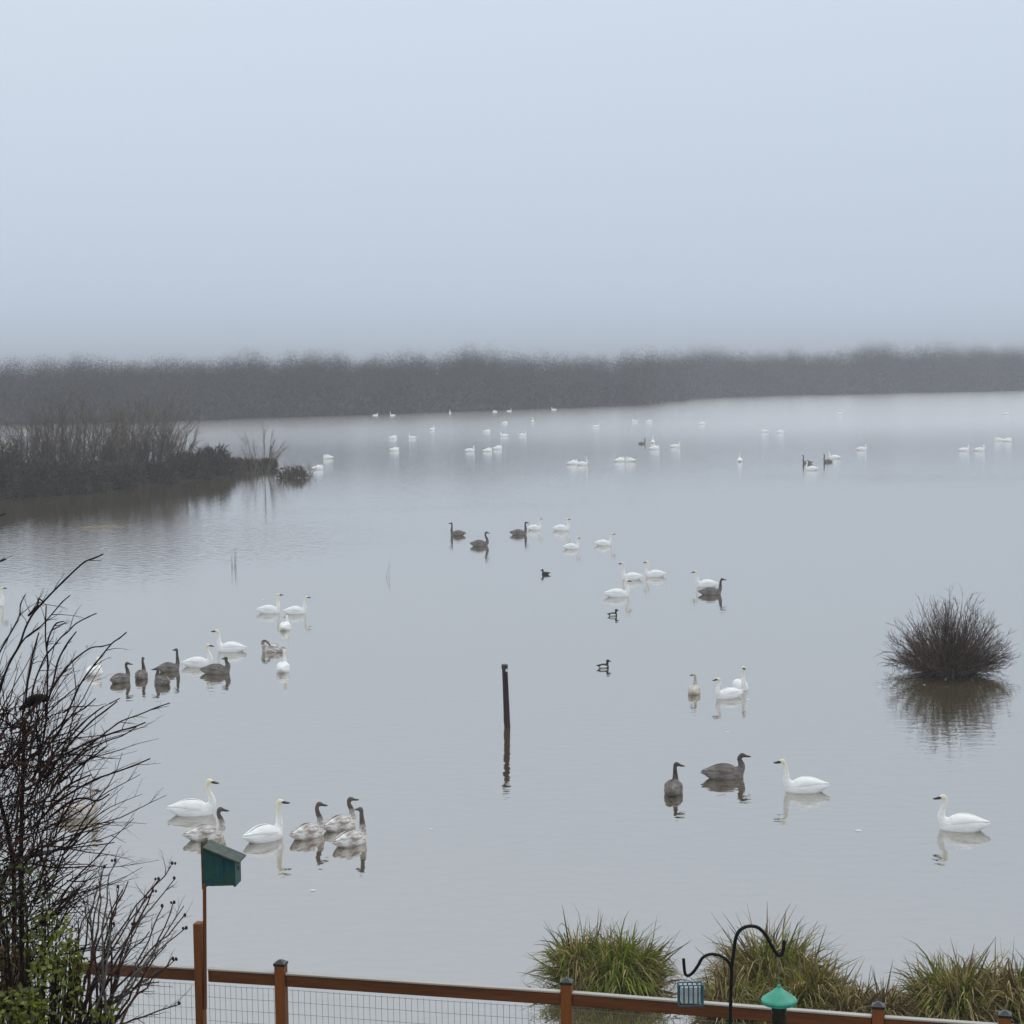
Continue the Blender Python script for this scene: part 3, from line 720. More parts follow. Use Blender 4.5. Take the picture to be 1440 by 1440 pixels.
for (x, y, a, lb) in ((903, 625, 10, 'far dark young swan beside a white swan with upright neck'), (1135, 652, 175, 'far dark young swan directly behind a white swan'), (1164, 650, 170, 'far dark young swan swimming ahead of a white swan')):
    swan(x, y, 'g', a, lb, 'alert', 0, 1.05, 'dark young swans far out on the lake', parts=False)

# ------------------------------------------------------------------ ducks
def duck(px, py, ang, label, white):
    g = on_z(px, py, 0); t = thing('duck', g, label, 'duck', 'ducks between the swans'); t.rotation_euler = (0, 0, R(ang)); t.scale = (1.05,) * 3
    key = 'duck'
    if key not in _cache:
        pr = [(-.25, .01, .10, .085), (-.20, .035, .105, .06), (-.13, .07, .12, .0), (-.03, .095, .14, -.05), (.07, .09, .135, -.05), (.14, .06, .10, -.02), (.17, .02, .05, .02)]
        mb = ring_body(pr, 14)
        mb.tube([(.08, 0, .06), (.12, 0, .14), (.125, 0, .19)], [.06, .042, .04], 10)
        hb = MB(); hb.ball((.135, 0, .215), .062, .046, .048, 12, 8)
        k = len(mb.v); mb.v += hb.v; mb.f += [tuple(i + k for i in f) for f in hb.f]; mb.m += hb.m
        bd = eval_mesh(mb.mesh('duck_body', []), [('REMESH', dict(mode='VOXEL', voxel_size=0.009)), ('SMOOTH', dict(factor=.5, iterations=3))])
        bd.polygons.foreach_set('use_smooth', [True] * len(bd.polygons))
        bl = MB(); bl.tube([(.18, 0, .205), (.205, 0, .198), (.235, 0, .19), (.245, 0, .188)], [.02, .018, .014, .005], 8); bm_ = bl.mesh('duck_bill', [], True)
        fl = []
        for sg in (1, -1):
            f_ = MB(); f_.ball((-.02, sg * .062, .045), .13, .042, .052, 12, 8); fl.append(f_.mesh('duck_flank', [], True))
        for m_ in [bd, bm_] + fl: m_.materials.clear(); m_.materials.append(M_duckdark)
        _cache[key] = (bd, bm_, fl)
    bd, bm_, fl = _cache[key]
    mobj('body', bd, M_duckdark, t); mobj('bill', bm_, M_duckdark, t)
    for f_ in fl: mobj('flank', f_, M_duckwhite if white else M_duckdark, t)
duck(767, 808, 178, 'all-dark little duck in open water past the young swans', False)
duck(862, 866, 12, 'black and white little duck just in front of the white swan trio', True)
duck(849, 939, 10, 'black and white little duck alone, nearest the wooden piling', True)

# floating feathers
FL = 'tiny white feather floating on calm water'
fm = None
for (px, py) in ((1285, 941), (1300, 963), (1330, 955), (1358, 943), (941, 824), (1052, 984), (1023, 1029), (607, 1166), (1207, 1168), (440, 1252), (370, 843), (1237, 966)):
    g = on_z(px, py, 0.01)
    if fm is None:
        b = MB()
        for k in range(6):
            x = -.07 + .028 * k; wv = [.004, .022, .03, .03, .022, .004][k]; b.v += [(x, -wv, .006), (x, 0, .022), (x, wv, .006)]
        for k in range(5):
            for j in range(2): A = k * 3 + j; b.f.append((A, A + 1, A + 4, A + 3)); b.m.append(0)
        fm = b.mesh('feather', M_feather, True)
    o = bpy.data.objects.new('feather', fm); C.objects.link(o); o.location = g; o.rotation_euler = (0, 0, rnd.uniform(0, 6.28)); o.scale = (rnd.uniform(.5, .95),) * 3
    tag(o, FL, 'feather', 'white feathers floating on the water')

# ------------------------------------------------------------------ piling in the lake
g = on_z(713, 1022, 0); tp = at_y(709.5, 934, g.y)
t = thing('piling', g, 'dark wooden piling standing upright in the middle of the lake', 'post')
b = MB(); n_ = 9
pts = [g.lerp(tp, u) + Vector((rnd.gauss(0, .004), 0, 0)) for u in (-.3, 0, .1, .3, .5, .7, .85, .93)]
b.tube(pts, [.088, .088, .092, .088, .085, .082, .080, .079], 12); b.build('shaft', M_pile, t, True)
b = MB(); b.tube([g.lerp(tp, .925), g.lerp(tp, .94), g.lerp(tp, .99), g.lerp(tp, 1.0)], [.085, .094, .094, .08], 12); b.build('cap', M_cap, t, True)
b = MB(); q = g.lerp(tp, .905); b.ball(q + Vector((.045, -.07, 0)), .030, .022, .045); b.build('dropping_stain', M_pilewhite, t, True)

# ------------------------------------------------------------------ grass tussocks at the water's edge
def tussock(px, py, wpx, hpx, seed, label, mixw, nb=900, lean=(0, 0), depth=.8):
    rg = random.Random(seed); g = on_z(px, py, 0); sc_ = F / (g - CAM).length
    Wm = wpx / sc_ / 2; H = hpx / sc_
    t = thing('grass_tussock', g, label, 'grass', 'sedge tussocks along the water edge')
    b = MB()
    mw = [sum(mixw[:i + 1]) for i in range(4)]
    for i in range(nb):
        a = rg.uniform(0, 6.283); rr = math.sqrt(rg.random())
        p = g + Vector((math.cos(a) * rr * Wm * .66, math.sin(a) * rr * Wm * .62 * depth, -.03 + .36 * H * (1 - rr * rr)))
        out_ = Vector((math.cos(a), math.sin(a) * depth, 0)) * (.25 + .9 * rr) + Vector((rg.gauss(0, .5), rg.gauss(0, .5), 0))
        L_ = H * rg.choice((rg.uniform(.3, .8), rg.uniform(.5, 1.0), rg.uniform(.6, 1.12))) * (1 + .16 * math.sin(a * 3 + seed))
        d = (out_ * rg.uniform(.25, .8) + Vector((0, 0, rg.uniform(.5, 1.2)))).normalized()
        wd = rg.uniform(.007, .020); sd = d.cross(Vector((rg.gauss(0, .4), 1, .2))).normalized()
        q = p.copy(); droop = rg.uniform(.35, 1.45) if rg.random() < .86 else .05; ns = 5
        k = len(b.v); u = min(.999, max(0, rg.random() + .26 * math.sin(p.x * 5.1 + seed) * math.sin(p.y * 4.3 + seed * 2)))
        mi = 0 if u < mw[0] else 1 if u < mw[1] else 2 if u < mw[2] else 3
        for s_ in range(ns + 1):
            w_ = wd * (1 - (s_ / ns) ** 2 * .92)
            b.v += [tuple(q - sd * w_), tuple(q + sd * w_)]
            q = q + d * (L_ / ns)
            d = (d + out_ * droop * .42 + Vector((0, 0, -droop * .55 * (s_ + 1) / 2.2))).normalized()
            if q.z < .01: q.z = .01
        for s_ in range(ns): b.f.append((k + 2 * s_, k + 2 * s_ + 1, k + 2 * s_ + 3, k + 2 * s_ + 2)); b.m.append(mi)
    x = b.build('blades', [M_g1, M_g2, M_g3, M_g4], t); x['kind'] = 'stuff'
    m_ = MB(); m_.ball(g + Vector((0, 0, -.02)), Wm * .68, Wm * .68 * depth, H * .40, 16, 8)
    for i, v in enumerate(m_.v):
        m_.v[i] = (v[0] + rg.gauss(0, .03), v[1] + rg.gauss(0, .03), v[2] + rg.gauss(0, .03))
    m_.build('root_mound', M_root, t, True)
    # seed stalks
    for i in range(10):
        s2 = MB(); a = rg.uniform(0, 6.283)
        p = g + Vector((math.cos(a) * Wm * .6 * rg.random(), math.sin(a) * Wm * .5 * rg.random(), .3 * H))
        branch(s2, rg, p, (rg.gauss(0, .2), rg.gauss(0, .2), 1), H * rg.uniform(.55, .85), .005, 0, 4, .05, .02)
        s2.build('seed_stalk', M_g4, t)
    return t
tussock(868, 1388, 156, 80, 31, 'isolated green sedge tussock in the water behind the fence', (.32, .28, .24, .16), 1500)
tussock(814, 1384, 68, 80, 32, 'straw-coloured tussock joined to the isolated green tussock', (.08, .22, .40, .30), 700)
tussock(1082, 1400, 148, 93, 33, 'tall green and straw tussock behind the shepherd hook', (.18, .32, .34, .16), 1500)
tussock(1030, 1425, 110, 60, 34, 'yellowish low tussock at the foot of the shepherd hook tussock', (.1, .30, .45, .15), 800)
tussock(1140, 1428, 130, 78, 35, 'olive tussock with long pale blades right behind the green feeder', (.2, .38, .32, .10), 1100)
tussock(1240, 1440, 90, 56, 36, 'small brown tussock behind the fence post between the larger tussocks', (.05, .25, .35, .35), 700)
tussock(1345, 1428, 140, 79, 37, 'broad brown and green tussock with drooping yellow blades', (.10, .27, .36, .27), 1500)
tussock(1425, 1430, 120, 74, 38, 'brown dead-looking tussock at the end of the tussock row', (.04, .18, .36, .42), 1100)
tussock(1190, 1442, 90, 60, 39, 'straw-tipped tussock between the feeder and the small brown tussock', (.12, .3, .38, .2), 700)
tussock(1520, 1428, 140, 84, 30, 'large brown tussock past the last fence post', (.1, .25, .35, .3), 700)

# ------------------------------------------------------------------ fence
ZR = 5.1
RT = [(-60, 1341.5), (97, 1350.5), (286, 1361.5), (395, 1368), (797, 1394.5), (1235, 1429), (1413, 1441.5), (1560, 1452.5)]
FP = [on_z(x, y, ZR) for x, y in RT]
t_f = thing('wooden_fence', (FP[3].x, FP[3].y, 4.0), 'red-brown timber rail fence with wire mesh above the water', 'fence')
def frame_between(a, b_):
    d = (b_ - a); L_ = d.length; d.normalize(); z = Vector((0, 0, 1)); y = z.cross(d).normalized(); z = d.cross(y)
    return Matrix(((d.x, y.x, z.x, a.x), (d.y, y.y, z.y, a.y), (d.z, y.z, z.z, a.z), (0, 0, 0, 1))), L_
def bevel_box(mb, x0, x1, y0, y1, z0, z1, M, bv=.006):
    bm = bmesh.new(); bmesh.ops.create_cube(bm, size=1)
    for v in bm.verts: v.co = Vector(((x0 + x1) / 2 + v.co.x * (x1 - x0), (y0 + y1) / 2 + v.co.y * (y1 - y0), (z0 + z1) / 2 + v.co.z * (z1 - z0)))
    bmesh.ops.bevel(bm, geom=bm.edges[:], offset=bv, segments=1, affect='EDGES')
    k = len(mb.v)
    for v in bm.verts: p = M @ v.co; mb.v.append((p.x, p.y, p.z))
    for f in bm.faces: mb.f.append(tuple(k + v.index for v in f.verts)); mb.m.append(0)
    bm.free()
def lobj(name, mt, M, fn, parent, smooth=False):
    """part modelled in its own axes, so grain follows the piece"""
    mb = MB(); fn(mb); o = bpy.data.objects.new(name, mb.mesh(name, mt, smooth)); C.objects.link(o)
    o.parent = parent; o.matrix_local = Matrix.Translation(-Vector(parent.location)) @ M
    return o
ang = math.atan2(FP[4].y - FP[3].y, FP[4].x - FP[3].x)
PW = .088
for i in range(len(FP) - 1):
    a, b_ = FP[i], FP[i + 1]
    M_, L_ = frame_between(a, b_)
    e = PW / 2 + .002
    lobj('rail', M_rail, M_, lambda mb: bevel_box(mb, e, L_ - e, -.019, .019, -.108, -.012, Matrix()), t_f)
    lobj('rail_top_sheen', M_railsheen, M_, lambda mb: bevel_box(mb, e, L_ - e, -.028, .024, -.010, .006, Matrix(), .003), t_f)  # thin pale strip added along the rail, its highlight put into the colour
    lobj('bottom_rail', M_rail, M_, lambda mb: bevel_box(mb, e, L_ - e, -.019, .019, -.98, -.89, Matrix()), t_f)
    def wires(mb):
        n_ = max(2, int(L_ / .052))
        for k in range(n_ + 1):
            x = e + .01 + (L_ - 2 * e - .02) * k / n_
            mb.tube([(x, -.024, -.125 + .004 * math.sin(k * 1.7)), (x + .003 * math.sin(k * 2.3), -.024, -.5), (x, -.024, -.93)], .0019, 4)
        for k in range(8):
            z = -.13 - .1 * k
            mb.tube([(e, -.0275, z), (L_ * .5, -.0275 + .002 * math.sin(k), z - .004), (L_ - e, -.0275, z)], .0017, 4)
    o = lobj('wire_mesh', M_wire, M_, wires, t_f); o['kind'] = 'stuff'
for i, p in enumerate(FP):
    if i in (1, 2): continue
    Mp = Matrix.Translation(Vector((p.x, p.y, ZR))) @ Matrix.Rotation(ang + rnd.uniform(-.02, .02), 4, 'Z')
    po = lobj('post', M_wood, Mp, lambda mb: bevel_box(mb, -PW / 2, PW / 2, -PW / 2, PW / 2, -1.25, .078, Matrix(), .008), t_f)
    mb = MB()
    bevel_box(mb, -PW / 2 - .005, PW / 2 + .005, -PW / 2 - .005, PW / 2 + .005, .066, .090, Matrix(), .004)
    k = len(mb.v); q = PW / 2 - .002
    mb.v += [(-q, -q, .0885), (q, -q, .0885), (q, q, .0885), (-q, q, .0885), (-.01, -.01, .112), (.01, -.01, .112), (.01, .01, .112), (-.01, .01, .112)]
    for j in range(4): mb.f.append((k + j, k + (j + 1) % 4, k + 4 + (j + 1) % 4, k + 4 + j)); mb.m.append(0)
    mb.f.append((k + 4, k + 5, k + 6, k + 7)); mb.m.append(0)
    c = bpy.data.objects.new('post_cap', mb.mesh('post_cap', M_cap)); C.objects.link(c); c.parent = po
# tall narrow post that carries the birdhouse pole
pb = FP[2]; yb = pb.y
s_b = F / yb
top = at_y(280.5, 1297, yb - .02)
Mp = Matrix.Translation(Vector((pb.x - 4.5 / s_b, pb.y - .02, 0))) @ Matrix.Rotation(ang, 4, 'Z')
lobj('post', M_wood, Mp, lambda mb: bevel_box(mb, -.033, .033, -.045, .045, 3.9, top.z, Matrix(), .006), t_f)

# ------------------------------------------------------------------ birdhouse on its pole
yh = yb - .05
pole_top = at_y(287.5, 1243, yh); pole_bot = at_y(288.5, 1419, yh)
t_b = thing('birdhouse', (pole_bot.x, yh, pole_bot.z), 'teal wooden birdhouse with sloping grey roof on a pole fixed to the fence', 'birdhouse')
b = MB(); b.tube([pole_bot, pole_top], .017, 4); b.build('pole', M_wood, t_b)
corner = at_y(287, 1246, yh)            # lower rear edge of the side wall
Mh = Matrix.Translation(corner) @ Matrix.Rotation(R(-6), 4, 'Z')
u_ = 1 / (F / yh)                       # metres per photo pixel here
Wd = 44 * u_; Dp = .17; hb_, hf_ = 55 * u_, 37 * u_
def side(y):
    def fn(mb):
        k = len(mb.v)
        for yy in (y, y + .016): mb.v += [(0, yy, 0), (Wd, yy, 2 * u_), (Wd, yy, hf_), (0, yy, hb_)]
        for q in ((0, 1, 2, 3), (7, 6, 5, 4), (0, 4, 5, 1), (1, 5, 6, 2), (2, 6, 7, 3), (3, 7, 4, 0)): mb.f.append(tuple(k + i for i in q)); mb.m.append(0)
    return fn
def board(i, y):
    x0, x1 = Wd * i / 3 + .001, Wd * (i + 1) / 3 - .001; off = (.0, -.002, .0015)[i]
    top_ = lambda x: hb_ + (hf_ - hb_) * x / Wd
    def fn(mb):
        k = len(mb.v)
        for yy in (y + off, y + off + .016): mb.v += [(x0, yy, .002 * i), (x1, yy, .004 * i), (x1, yy, top_(x1)), (x0, yy, top_(x0))]
        for q in ((0, 1, 2, 3), (7, 6, 5, 4), (0, 4, 5, 1), (1, 5, 6, 2), (2, 6, 7, 3), (3, 7, 4, 0)): mb.f.append(tuple(k + j for j in q)); mb.m.append(0)
    return fn
for i in range(3):
    lobj('side_board', M_teal, Mh, board(i, 0), t_b); lobj('side_board', M_teal, Mh, board(i, Dp - .016), t_b)
fr = lobj('front_wall', M_teal, Mh, lambda mb: mb.box(Wd - .004, Wd + .014, -.008, Dp + .008, 0, hf_ - .012), t_b)
ho = MB()
Nn = 14
ho.poly([(Wd + .0165, Dp / 2 + .019 * math.cos(2 * math.pi * j / Nn), hf_ * .62 + .019 * math.sin(2 * math.pi * j / Nn)) for j in range(Nn)])
o = bpy.data.objects.new('entrance_hole', ho.mesh('entrance_hole', M_hole)); C.objects.link(o); o.parent = fr
lobj('floor_board', M_oldwood, Mh, lambda mb: mb.box(.004, Wd - .006, .018, Dp - .018, .012, .026), t_b)
lobj('back_board', M_oldwood, Mh, lambda mb: bevel_box(mb, -.026, -.002, .02, Dp - .02, -.035, 64 * u_, Matrix(), .003), t_b)
sl_ = math.atan2(hb_ - hf_, Wd)
Mr = Mh @ Matrix.Translation((0, 0, hb_ + .004)) @ Matrix.Rotation(sl_, 4, 'Y')
lobj('roof', M_roof, Mr, lambda mb: bevel_box(mb, -.002, Wd / math.cos(sl_) + .055, -.035, Dp + .035, 0, .018, Matrix(), .004), t_b)

# ------------------------------------------------------------------ shepherd's hook with two feeders
YK = 10.4
def P2(l): return [at_y(x, y, YK) for x, y in l]
main = P2([(1026, 1470), (1026.7, 1440), (1029, 1363), (1032, 1337), (1034.5, 1320), (1039, 1310), (1047, 1304), (1057, 1302.3), (1067, 1305), (1077, 1315), (1084, 1328), (1090, 1338), (1095, 1343.5), (1099, 1342), (1102, 1333), (1102.5, 1322)])
base = Vector((main[0].x - .04, YK, 3.95))
t_h = thing('shepherd_hook', base, 'black double-armed shepherd hook pole in front of the fence', 'pole')
b = MB(); b.tube([base, base.lerp(main[0], .5)] + cat_rom(main, 4), .0105, 8); b.build('pole', M_black, t_h, True)
left = P2([(1029, 1366), (1027, 1358), (1021, 1349), (1010, 1343), (998, 1342), (988, 1347), (982, 1357), (975, 1367), (968, 1372), (963.5, 1369), (962, 1359), (961.3, 1348)])
b = MB(); b.tube(cat_rom(left, 4), .0092, 8); b.build('side_arm', M_black, t_h, True)
# caged feeder
c0 = at_y(954.5, 1384, YK); c1 = at_y(987.5, 1412, YK)
hz = at_y(968, 1372, YK)
t_s = thing('suet_feeder', ((c0.x + c1.x) / 2, YK, c1.z), 'small blue cage feeder with pale block hanging from the lower hook arm', 'bird feeder')
Ms = Matrix.Translation(Vector((c0.x, YK, c1.z))) @ Matrix.Rotation(R(0), 4, 'Z'); W_ = c1.x - c0.x; H_ = c0.z - c1.z
lobj('suet_block', M_suet, Ms, lambda mb: bevel_box(mb, .012, W_ - .012, -.022, .022, .010, H_ - .012, Matrix(), .004), t_s)
def cage(mb):
    for yy in (-.03, .03):
        for z in (0, H_): mb.tube([(0, yy, z), (W_, yy, z)], .0045, 6)
        for x in (0, W_): mb.tube([(x, yy, 0), (x, yy, H_)], .0065, 6)
    for x in (0, W_):
        for z in (0, H_): mb.tube([(x, -.03, z), (x, .03, z)], .0045, 6)
fr = lobj('cage_frame', M_cage, Ms, cage, t_s)
for k in range(1, 5):
    lobj('cage_bar', M_cage, Ms, lambda mb: [mb.tube([(W_ * k / 5, yy, 0), (W_ * k / 5, yy, H_)], .0042, 6) for yy in (-.031, .031)], t_s)
b = MB(); b.tube([Vector((c0.x + W_ * .15, YK, c0.z)), hz + Vector((0, 0, -.004)), Vector((c0.x + W_ * .85, YK, c0.z))], .0022, 5); b.build('hanger', M_wire, t_s)
# tube feeder with mint green dome
ap = at_y(1095.5, 1386, YK); rim = at_y(1095.5, 1407, YK); hr = at_y(1095.5, 1343.5, YK)
rr = 26 / (F / YK)
t_g = thing('tube_feeder', (ap.x, YK, ap.z - .36), 'tube bird feeder under a mint green cone cover on the taller hook arm', 'bird feeder')
b = MB(); n_ = 24; dz = ap.z - rim.z
prof = [(0.006, .006), (.010, .002), (.012, -.010), (rr * .30, -dz * .30), (rr * .62, -dz * .58), (rr * .95, -dz * .86), (rr, -dz * .95), (rr * .97, -dz * 1.16), (rr * .93, -dz * 1.14), (rr * .3, -dz * .55)]
for (r_, z) in prof:
    for j in range(n_): q = 2 * math.pi * j / n_; b.v.append((ap.x + r_ * math.cos(q), YK + r_ * math.sin(q), ap.z + z))
for i in range(len(prof) - 1):
    for j in range(n_): A = i * n_ + j; B = i * n_ + (j + 1) % n_; b.f.append((A, B, B + n_, A + n_)); b.m.append(0)
b.f.append(tuple(range(n_))); b.m.append(0)
dome = b.build('cone_cover', M_mint, t_g)
b = MB(); b.tube([ap + Vector((0, 0, -.05)), ap + Vector((0, 0, -.30))], .044, 16); b.build('seed_tube', M_tube, t_g, True)
b = MB(); b.tube([ap + Vector((0, 0, -.06)), ap + Vector((0, 0, -.295))], .041, 12); b.build('seed', M_seed, t_g, True)
b = MB(); b.tube([ap + Vector((0, 0, -.295)), ap + Vector((0, 0, -.305)), ap + Vector((0, 0, -.33))], [.052, .052, .03], 16); b.build('base', M_mint, t_g, True)
b = MB(); b.tube([ap + Vector((0, 0, .008)), hr + Vector((0, 0, -.012))], .0022, 5); b.build('hanger', M_wire, t_g)
for sg in (1, -1):
    b = MB(); b.tube([ap + Vector((sg * .03, 0, -.25)), ap + Vector((sg * .09, 0, -.25))], .005, 6); b.build('perch', M_black, t_g)

# ------------------------------------------------------------------ dark bare shrub at the left
YS = 12.2
def gz(p): return Vector((p.x, p.y, 4.0))
rg = random.Random(99)
root = at_y(-25, 1500, YS); root.z = 4.0
t_d = thing('bare_shrub', root, 'big dark leafless shrub with long upswept shoots in front of the fence', 'shrub')
TR = [
 [(145,779),(133,785),(119,790),(98,810),(75,832),(60,848),(47,862),(36,883),(27,907),(12,935),(-8,985)],
 [(35,837),(29,850),(26,867),(14,892),(-4,925),(-20,970)],
 [(99,837),(87,847),(72,865),(57,880),(42,892),(30,903),(12,935),(0,975)],
 [(136,862),(124,867),(107,877),(96,888),(87,897),(74,910),(65,922),(54,945),(47,967),(38,1010)],
 [(177,889),(168,898),(157,905),(140,926),(125,945),(112,964),(102,985),(92,1010),(82,1032),(62,1057),(45,1100)],
 [(157,905),(143,909),(129,911),(112,922),(95,937),(82,955),(72,972),(62,1000)],
 [(65,852),(64,875),(64,900),(66,925),(67,950),(66,980),(65,1012),(58,1060)],
 [(169,982),(155,989),(140,997),(122,1012),(105,1030),(75,1060),(50,1105)],
 [(165,987),(148,1000),(130,1014),(108,1036),(85,1062)],
 [(239,989),(220,995),(196,1005),(171,1014),(156,1025),(140,1037),(110,1062),(82,1095),(55,1140)],
 [(204,1016),(185,1023),(165,1029),(130,1042),(105,1054),(82,1068),(60,1100)],
 [(192,1022),(172,1035),(150,1042),(122,1056),(95,1076)],
 [(211,1067),(186,1077),(160,1087),(140,1094),(122,1102),(98,1116),(75,1133),(45,1165)],
 [(161,1155),(130,1166),(100,1175),(75,1185),(50,1194),(25,1215)],
 [(161,1185),(140,1188),(120,1190),(90,1194),(62,1198),(30,1212)],
 [(154,1116),(137,1126),(120,1122),(100,1126),(70,1150)],
 [(136,1217),(112,1219),(87,1220),(62,1218),(40,1214),(10,1225)],
 [(90,874),(80,876),(74,882),(68,898),(65,915)],
 [(107,889),(99,898),(92,910),(82,930),(75,957),(68,985)],
 [(135,982),(118,995),(100,1007),(82,1022),(67,1038),(45,1070)],
 [(55,890),(47,920),(40,955),(34,1000)],
 [(150,1050),(128,1066),(110,1078),(85,1100)], [(129,1090),(112,1096),(95,1106),(70,1128)],
 [(60,846),(54,842),(52,852),(40,866)],
 [(7,722),(-6,729),(-20,740),(-40,775)], [(8,787),(-5,793),(-30,812)],
]
spurs = MB()
for tr in TR:
    y0 = YS + rg.uniform(-.5, .6); y1 = YS + rg.uniform(-.25, .25)
    n_ = len(tr)
    pts = [at_y(x + rg.gauss(0, .4), y + rg.gauss(0, .4), y0 + (y1 - y0) * i / (n_ - 1)) for i, (x, y) in enumerate(tr)]
    b = MB(); r_t = rg.uniform(.0046, .0066)
    b.tube(cat_rom(pts, 3), [r_t * (.72 + .65 * i / (3 * (n_ - 1))) * (1.22 if i % 7 == 3 else 1) for i in range(3 * (n_ - 1) + 1)], 6)
    b.build('branch', M_twig_dark if rg.random() < .6 else M_twig_brown, t_d)
    for _ in range(5):
        k = rg.randrange(1, n_ - 1); q = pts[k].lerp(pts[k + 1], rg.random())
        branch(spurs, rg, q, (pts[k - 1] - pts[k]).normalized() + rv(rg, .45), rg.uniform(.05, .24), .0032, 1, 4, .14, .0, 2, .5, .3, rg.choice((0, 1)), 4)
x = spurs.build('spurs', [M_twig_dark, M_twig_red], t_d); x['kind'] = 'stuff'
# main stems
stems_top = []
for k in range(6):
    p1 = at_y(rg.uniform(-50, 60), rg.uniform(1150, 1260), YS + rg.uniform(-.3, .3))
    p0 = root + Vector((rg.gauss(.1, .18), rg.gauss(0, .18), -.05))
    mid = p0.lerp(p1, .5) + rv(rg, .08)
    b = MB(); pts = cat_rom([p0, mid, p1, p1 + (p1 - mid) * .55 + rv(rg, .1)], 5)
    b.tube(pts, [.026 * (1 - .55 * i / (len(pts) - 1)) for i in range(len(pts))], 6); b.build('stem', M_twig_dark, t_d)
    stems_top += pts[6:]
b = MB()
for k in range(290):
    px = rg.uniform(-70, 70) if rg.random() < .75 else rg.uniform(20, 100)
    py = rg.uniform(1010, 1330) + max(0, px) * .6
    p = at_y(px, py, YS + rg.gauss(0, .35))
    fan_ = rg.gauss(.5, .45) + px * .004
    d = Vector((math.sin(fan_), rg.gauss(0, .3), math.cos(fan_)))
    branch(b, rg, p, d, rg.uniform(.35, .85), rg.uniform(.0035, .0075), 2, 6, .11, 0, 3, .5, .2, rg.choice((0, 0, 1)), 4, .42)
for k in range(760):    # close tangle in the heart of the shrub
    px = rg.gauss(16, 38); py = rg.uniform(1000, 1440)
    if px > 110: continue
    p = at_y(px, py, YS + rg.gauss(0, .3))
    branch(b, rg, p, rv(rg) + Vector((.4, 0, .5)), rg.uniform(.15, .42), rg.uniform(.003, .007), 0, 5, .3, .02, 0, .5, .2, rg.choice((0, 1, 2)), 4)
x = b.build('twigs', [M_twig_dark, M_twig_red, M_twig_brown], t_d); x['kind'] = 'stuff'

# thinner shrub with hips, in front
root2 = at_y(130, 1520, 11.6); root2.z = 4.0
t_r = thing('hip_shrub', root2, 'thin grey-twigged shrub with dark hips at the twig ends', 'shrub')
tips = [(162,1211),(147,1220),(166,1248),(223,1237),(245,1236),(242,1215),(215,1254),(260,1288),(262,1306),(137,1249),(243,1349),(252,1412),(228,1275),(154,1262),(180,1240),
        (130,1275),(200,1280),(118,1270),(205,1262),(175,1252),(150,1285),(235,1330),(190,1300),(110,1290),(258,1275),(248,1350),(222,1380),(140,1235),(125,1255),(245,1270),(160,1300),(212,1310)]
tw = MB()
for i, (x_, y_) in enumerate(tips):
    yy = 11.6 + rg.gauss(0, .2)
    e_ = at_y(x_, y_, yy); s0 = at_y(rg.uniform(95, 165), rg.uniform(1420, 1470), 11.6 + rg.gauss(0, .12))
    ctrl = s0.lerp(e_, .55) + Vector((rg.gauss(-.03, .07), 0, rg.gauss(.06, .05)))
    pts = [(1 - u) ** 2 * s0 + 2 * u * (1 - u) * ctrl + u * u * e_ + rv(rg, .006) for u in [k / 10 for k in range(11)]]
    lead = root2.lerp(s0, .5) + rv(rg, .05)
    b = MB(); al = [root2 + rv(rg, .05), lead] + pts
    b.tube(al, [.013, .011] + [.0095 * (1 - .62 * k / 10) for k in range(11)], 5)
    br = b.build('branch', M_twig_red if i % 4 else M_twig_grey, t_r)
    if i < 13 or rg.random() < .3:
        h_ = MB(); h_.ball(e_ + Vector((0, 0, .006)), .010, .010, .013, 8, 6)
        if rg.random() < .6: h_.ball(e_ + Vector((rg.choice((-.02, .02)), 0, .004)), .008, .008, .010, 8, 6)
        h_.build('hip', M_hip, br if False else t_r, True)
    for _ in range(9):
        u = rg.uniform(.15, .95) * 10; k = min(int(u), 9); q = pts[k].lerp(pts[k + 1], u - k)
        branch(tw, rg, q, (pts[k + 1] - pts[k]).normalized() + rv(rg, .5), rg.uniform(.05, .2), .0035, 1, 4, .15, .03, 2, .6, .2, 0, 3)
x = tw.build('twigs', M_twig_grey, t_r); x['kind'] = 'stuff'

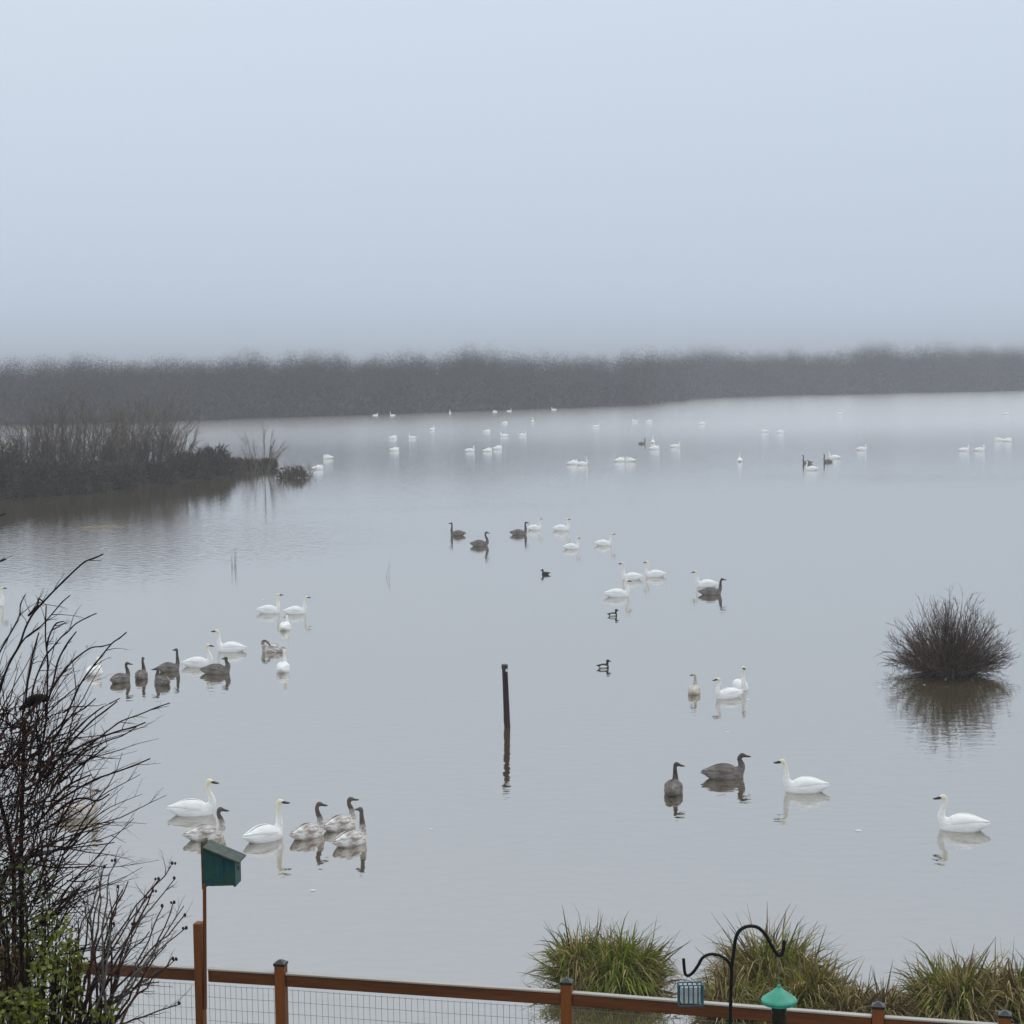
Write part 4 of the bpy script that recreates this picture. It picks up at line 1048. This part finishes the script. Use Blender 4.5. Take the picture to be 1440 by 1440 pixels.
# leafy evergreen at the foot
def leafy(name, root_, label, zones, seed, cat='bush'):
    rg = random.Random(seed)
    t = thing(name, root_, label, cat)
    lf = MB(); st = MB()
    for (cx_, cy_, rx_, ry_, n_, mi, yy) in zones:
        for i in range(n_):
            a = rg.uniform(0, 6.283); q_ = math.sqrt(rg.random())
            p = at_y(cx_ + rx_ * q_ * math.cos(a), cy_ + ry_ * q_ * math.sin(a), yy + rg.gauss(0, .16))
            d = (rv(rg) + Vector((.1, -.2, .25))).normalized(); L_ = rg.uniform(.026, .058)
            s1 = d.cross(rv(rg)).normalized(); nrm = d.cross(s1)
            w_ = L_ * .30
            k = len(lf.v)
            lf.v += [tuple(p), tuple(p + d * L_ * .45 + s1 * w_ + nrm * L_ * .08), tuple(p + d * L_), tuple(p + d * L_ * .45 - s1 * w_ + nrm * L_ * .08), tuple(p + d * L_ * .5)]
            for f in ((0, 4, 1), (1, 4, 2), (2, 4, 3), (3, 4, 0)): lf.f.append(tuple(k + j for j in f)); lf.m.append(mi if rg.random() > .15 else 1)
            if i % 14 == 0:
                s0 = Vector(root_) + rv(rg, .1); s0.z = max(s0.z, 4.0)
                st.tube([p.lerp(s0, .55) + rv(rg, .05), p.lerp(s0, .25) + rv(rg, .03), p], [.007, .005, .003], 4, cap=False)
        for j in range(5):
            p = at_y(cx_ + rg.gauss(0, rx_ * .4), cy_ + ry_ * .3, yy)
            st.tube([Vector(root_) + rv(rg, .08) - Vector((0, 0, .05)), p.lerp(Vector(root_), .5) + rv(rg, .06), p], [.02, .014, .007], 5, cap=False)
    x = lf.build('leaves', [M_leaf, M_leaf2, M_leafb], t); x['kind'] = 'stuff'
    st.build('stems', M_twig_dark, t)
r3 = at_y(40, 1600, 11.3); r3.z = 4.0
leafy('leafy_bush', r3, 'green leafy bush at the foot of the dark bare shrub', [(25, 1425, 45, 34, 480, 0, 11.0), (75, 1395, 40, 60, 420, 0, 11.1), (70, 1330, 38, 50, 240, 0, 11.3), (30, 1270, 50, 60, 160, 1, 11.4), (100, 1360, 22, 40, 130, 0, 11.2), (140, 1425, 26, 12, 60, 0, 11.2)], 71)
r4 = at_y(-10, 1600, 11.9); r4.z = 4.0
leafy('brown_leaved_bush', r4, 'brown dry-leaved bush behind the green leaves', [(12, 1368, 36, 40, 520, 2, 11.9)], 72)

# small dark bird among the twigs
bp = at_y(50, 985, YS)
t_p = thing('perched_bird', bp + Vector((0, 0, -.05)), 'small black bird perched among the shoots of the dark shrub', 'bird')
mb = MB(); c = bp
mb.tube([c + Vector((-.115, .01, -.062)), c + Vector((-.07, 0, -.035)), c + Vector((-.03, 0, -.008)), c + Vector((.01, 0, .012)), c + Vector((.04, 0, .018)), c + Vector((.062, 0, .008)), c + Vector((.085, 0, .004))],
        [.010, .020, .034, .036, .027, .024, .010], 12)
sk = eval_mesh(mb.mesh('perched_bird_body', [], origin=t_p.location), [('REMESH', dict(mode='VOXEL', voxel_size=.005)), ('SMOOTH', dict(factor=.5, iterations=3))])
sk.polygons.foreach_set('use_smooth', [True] * len(sk.polygons)); sk.materials.clear(); sk.materials.append(M_birdblack)
o = bpy.data.objects.new('body', sk); C.objects.link(o); o.parent = t_p
b = MB(); b.tube([c + Vector((.078, 0, .004)), c + Vector((.105, -.002, -.004))], [.007, .001], 6); b.build('bill', M_twig_grey, t_p)
b = MB(); b.poly([c + Vector((-.16, .015, -.095)), c + Vector((-.15, -.012, -.098)), c + Vector((-.085, -.016, -.05)), c + Vector((-.085, .016, -.05))]); b.poly([c + Vector((-.16, .015, -.099)), c + Vector((-.085, .016, -.056)), c + Vector((-.085, -.016, -.056)), c + Vector((-.15, -.012, -.102))]); b.build('tail', M_birdblack, t_p)
for sx in (-.012, .012):
    b = MB(); b.tube([c + Vector((-.005 + sx, sx, -.015)), c + Vector((-.002 + sx, sx, -.055))], .0025, 5); b.build('leg', M_twig_grey, t_p)

# ------------------------------------------------------------------ fog
b = MB(); b.box(-WORLD - 60, WORLD + 60, -90, WORLD + 60, -6.5, 36)
hz_ = b.build('haze', [])
hz_.data.materials.clear()
M = bpy.data.materials.new('fog'); M.use_nodes = True; n = M.node_tree.nodes; n.clear()
o_ = n.new('ShaderNodeOutputMaterial'); v = n.new('ShaderNodeVolumePrincipled')
v.inputs['Color'].default_value = (0.70, 0.72, 0.76, 1); v.inputs['Density'].default_value = 0.00064; v.inputs['Anisotropy'].default_value = 0.1
M.node_tree.links.new(v.outputs[0], o_.inputs['Volume'])
hz_.data.materials.append(M); tag(hz_, kind='stuff')
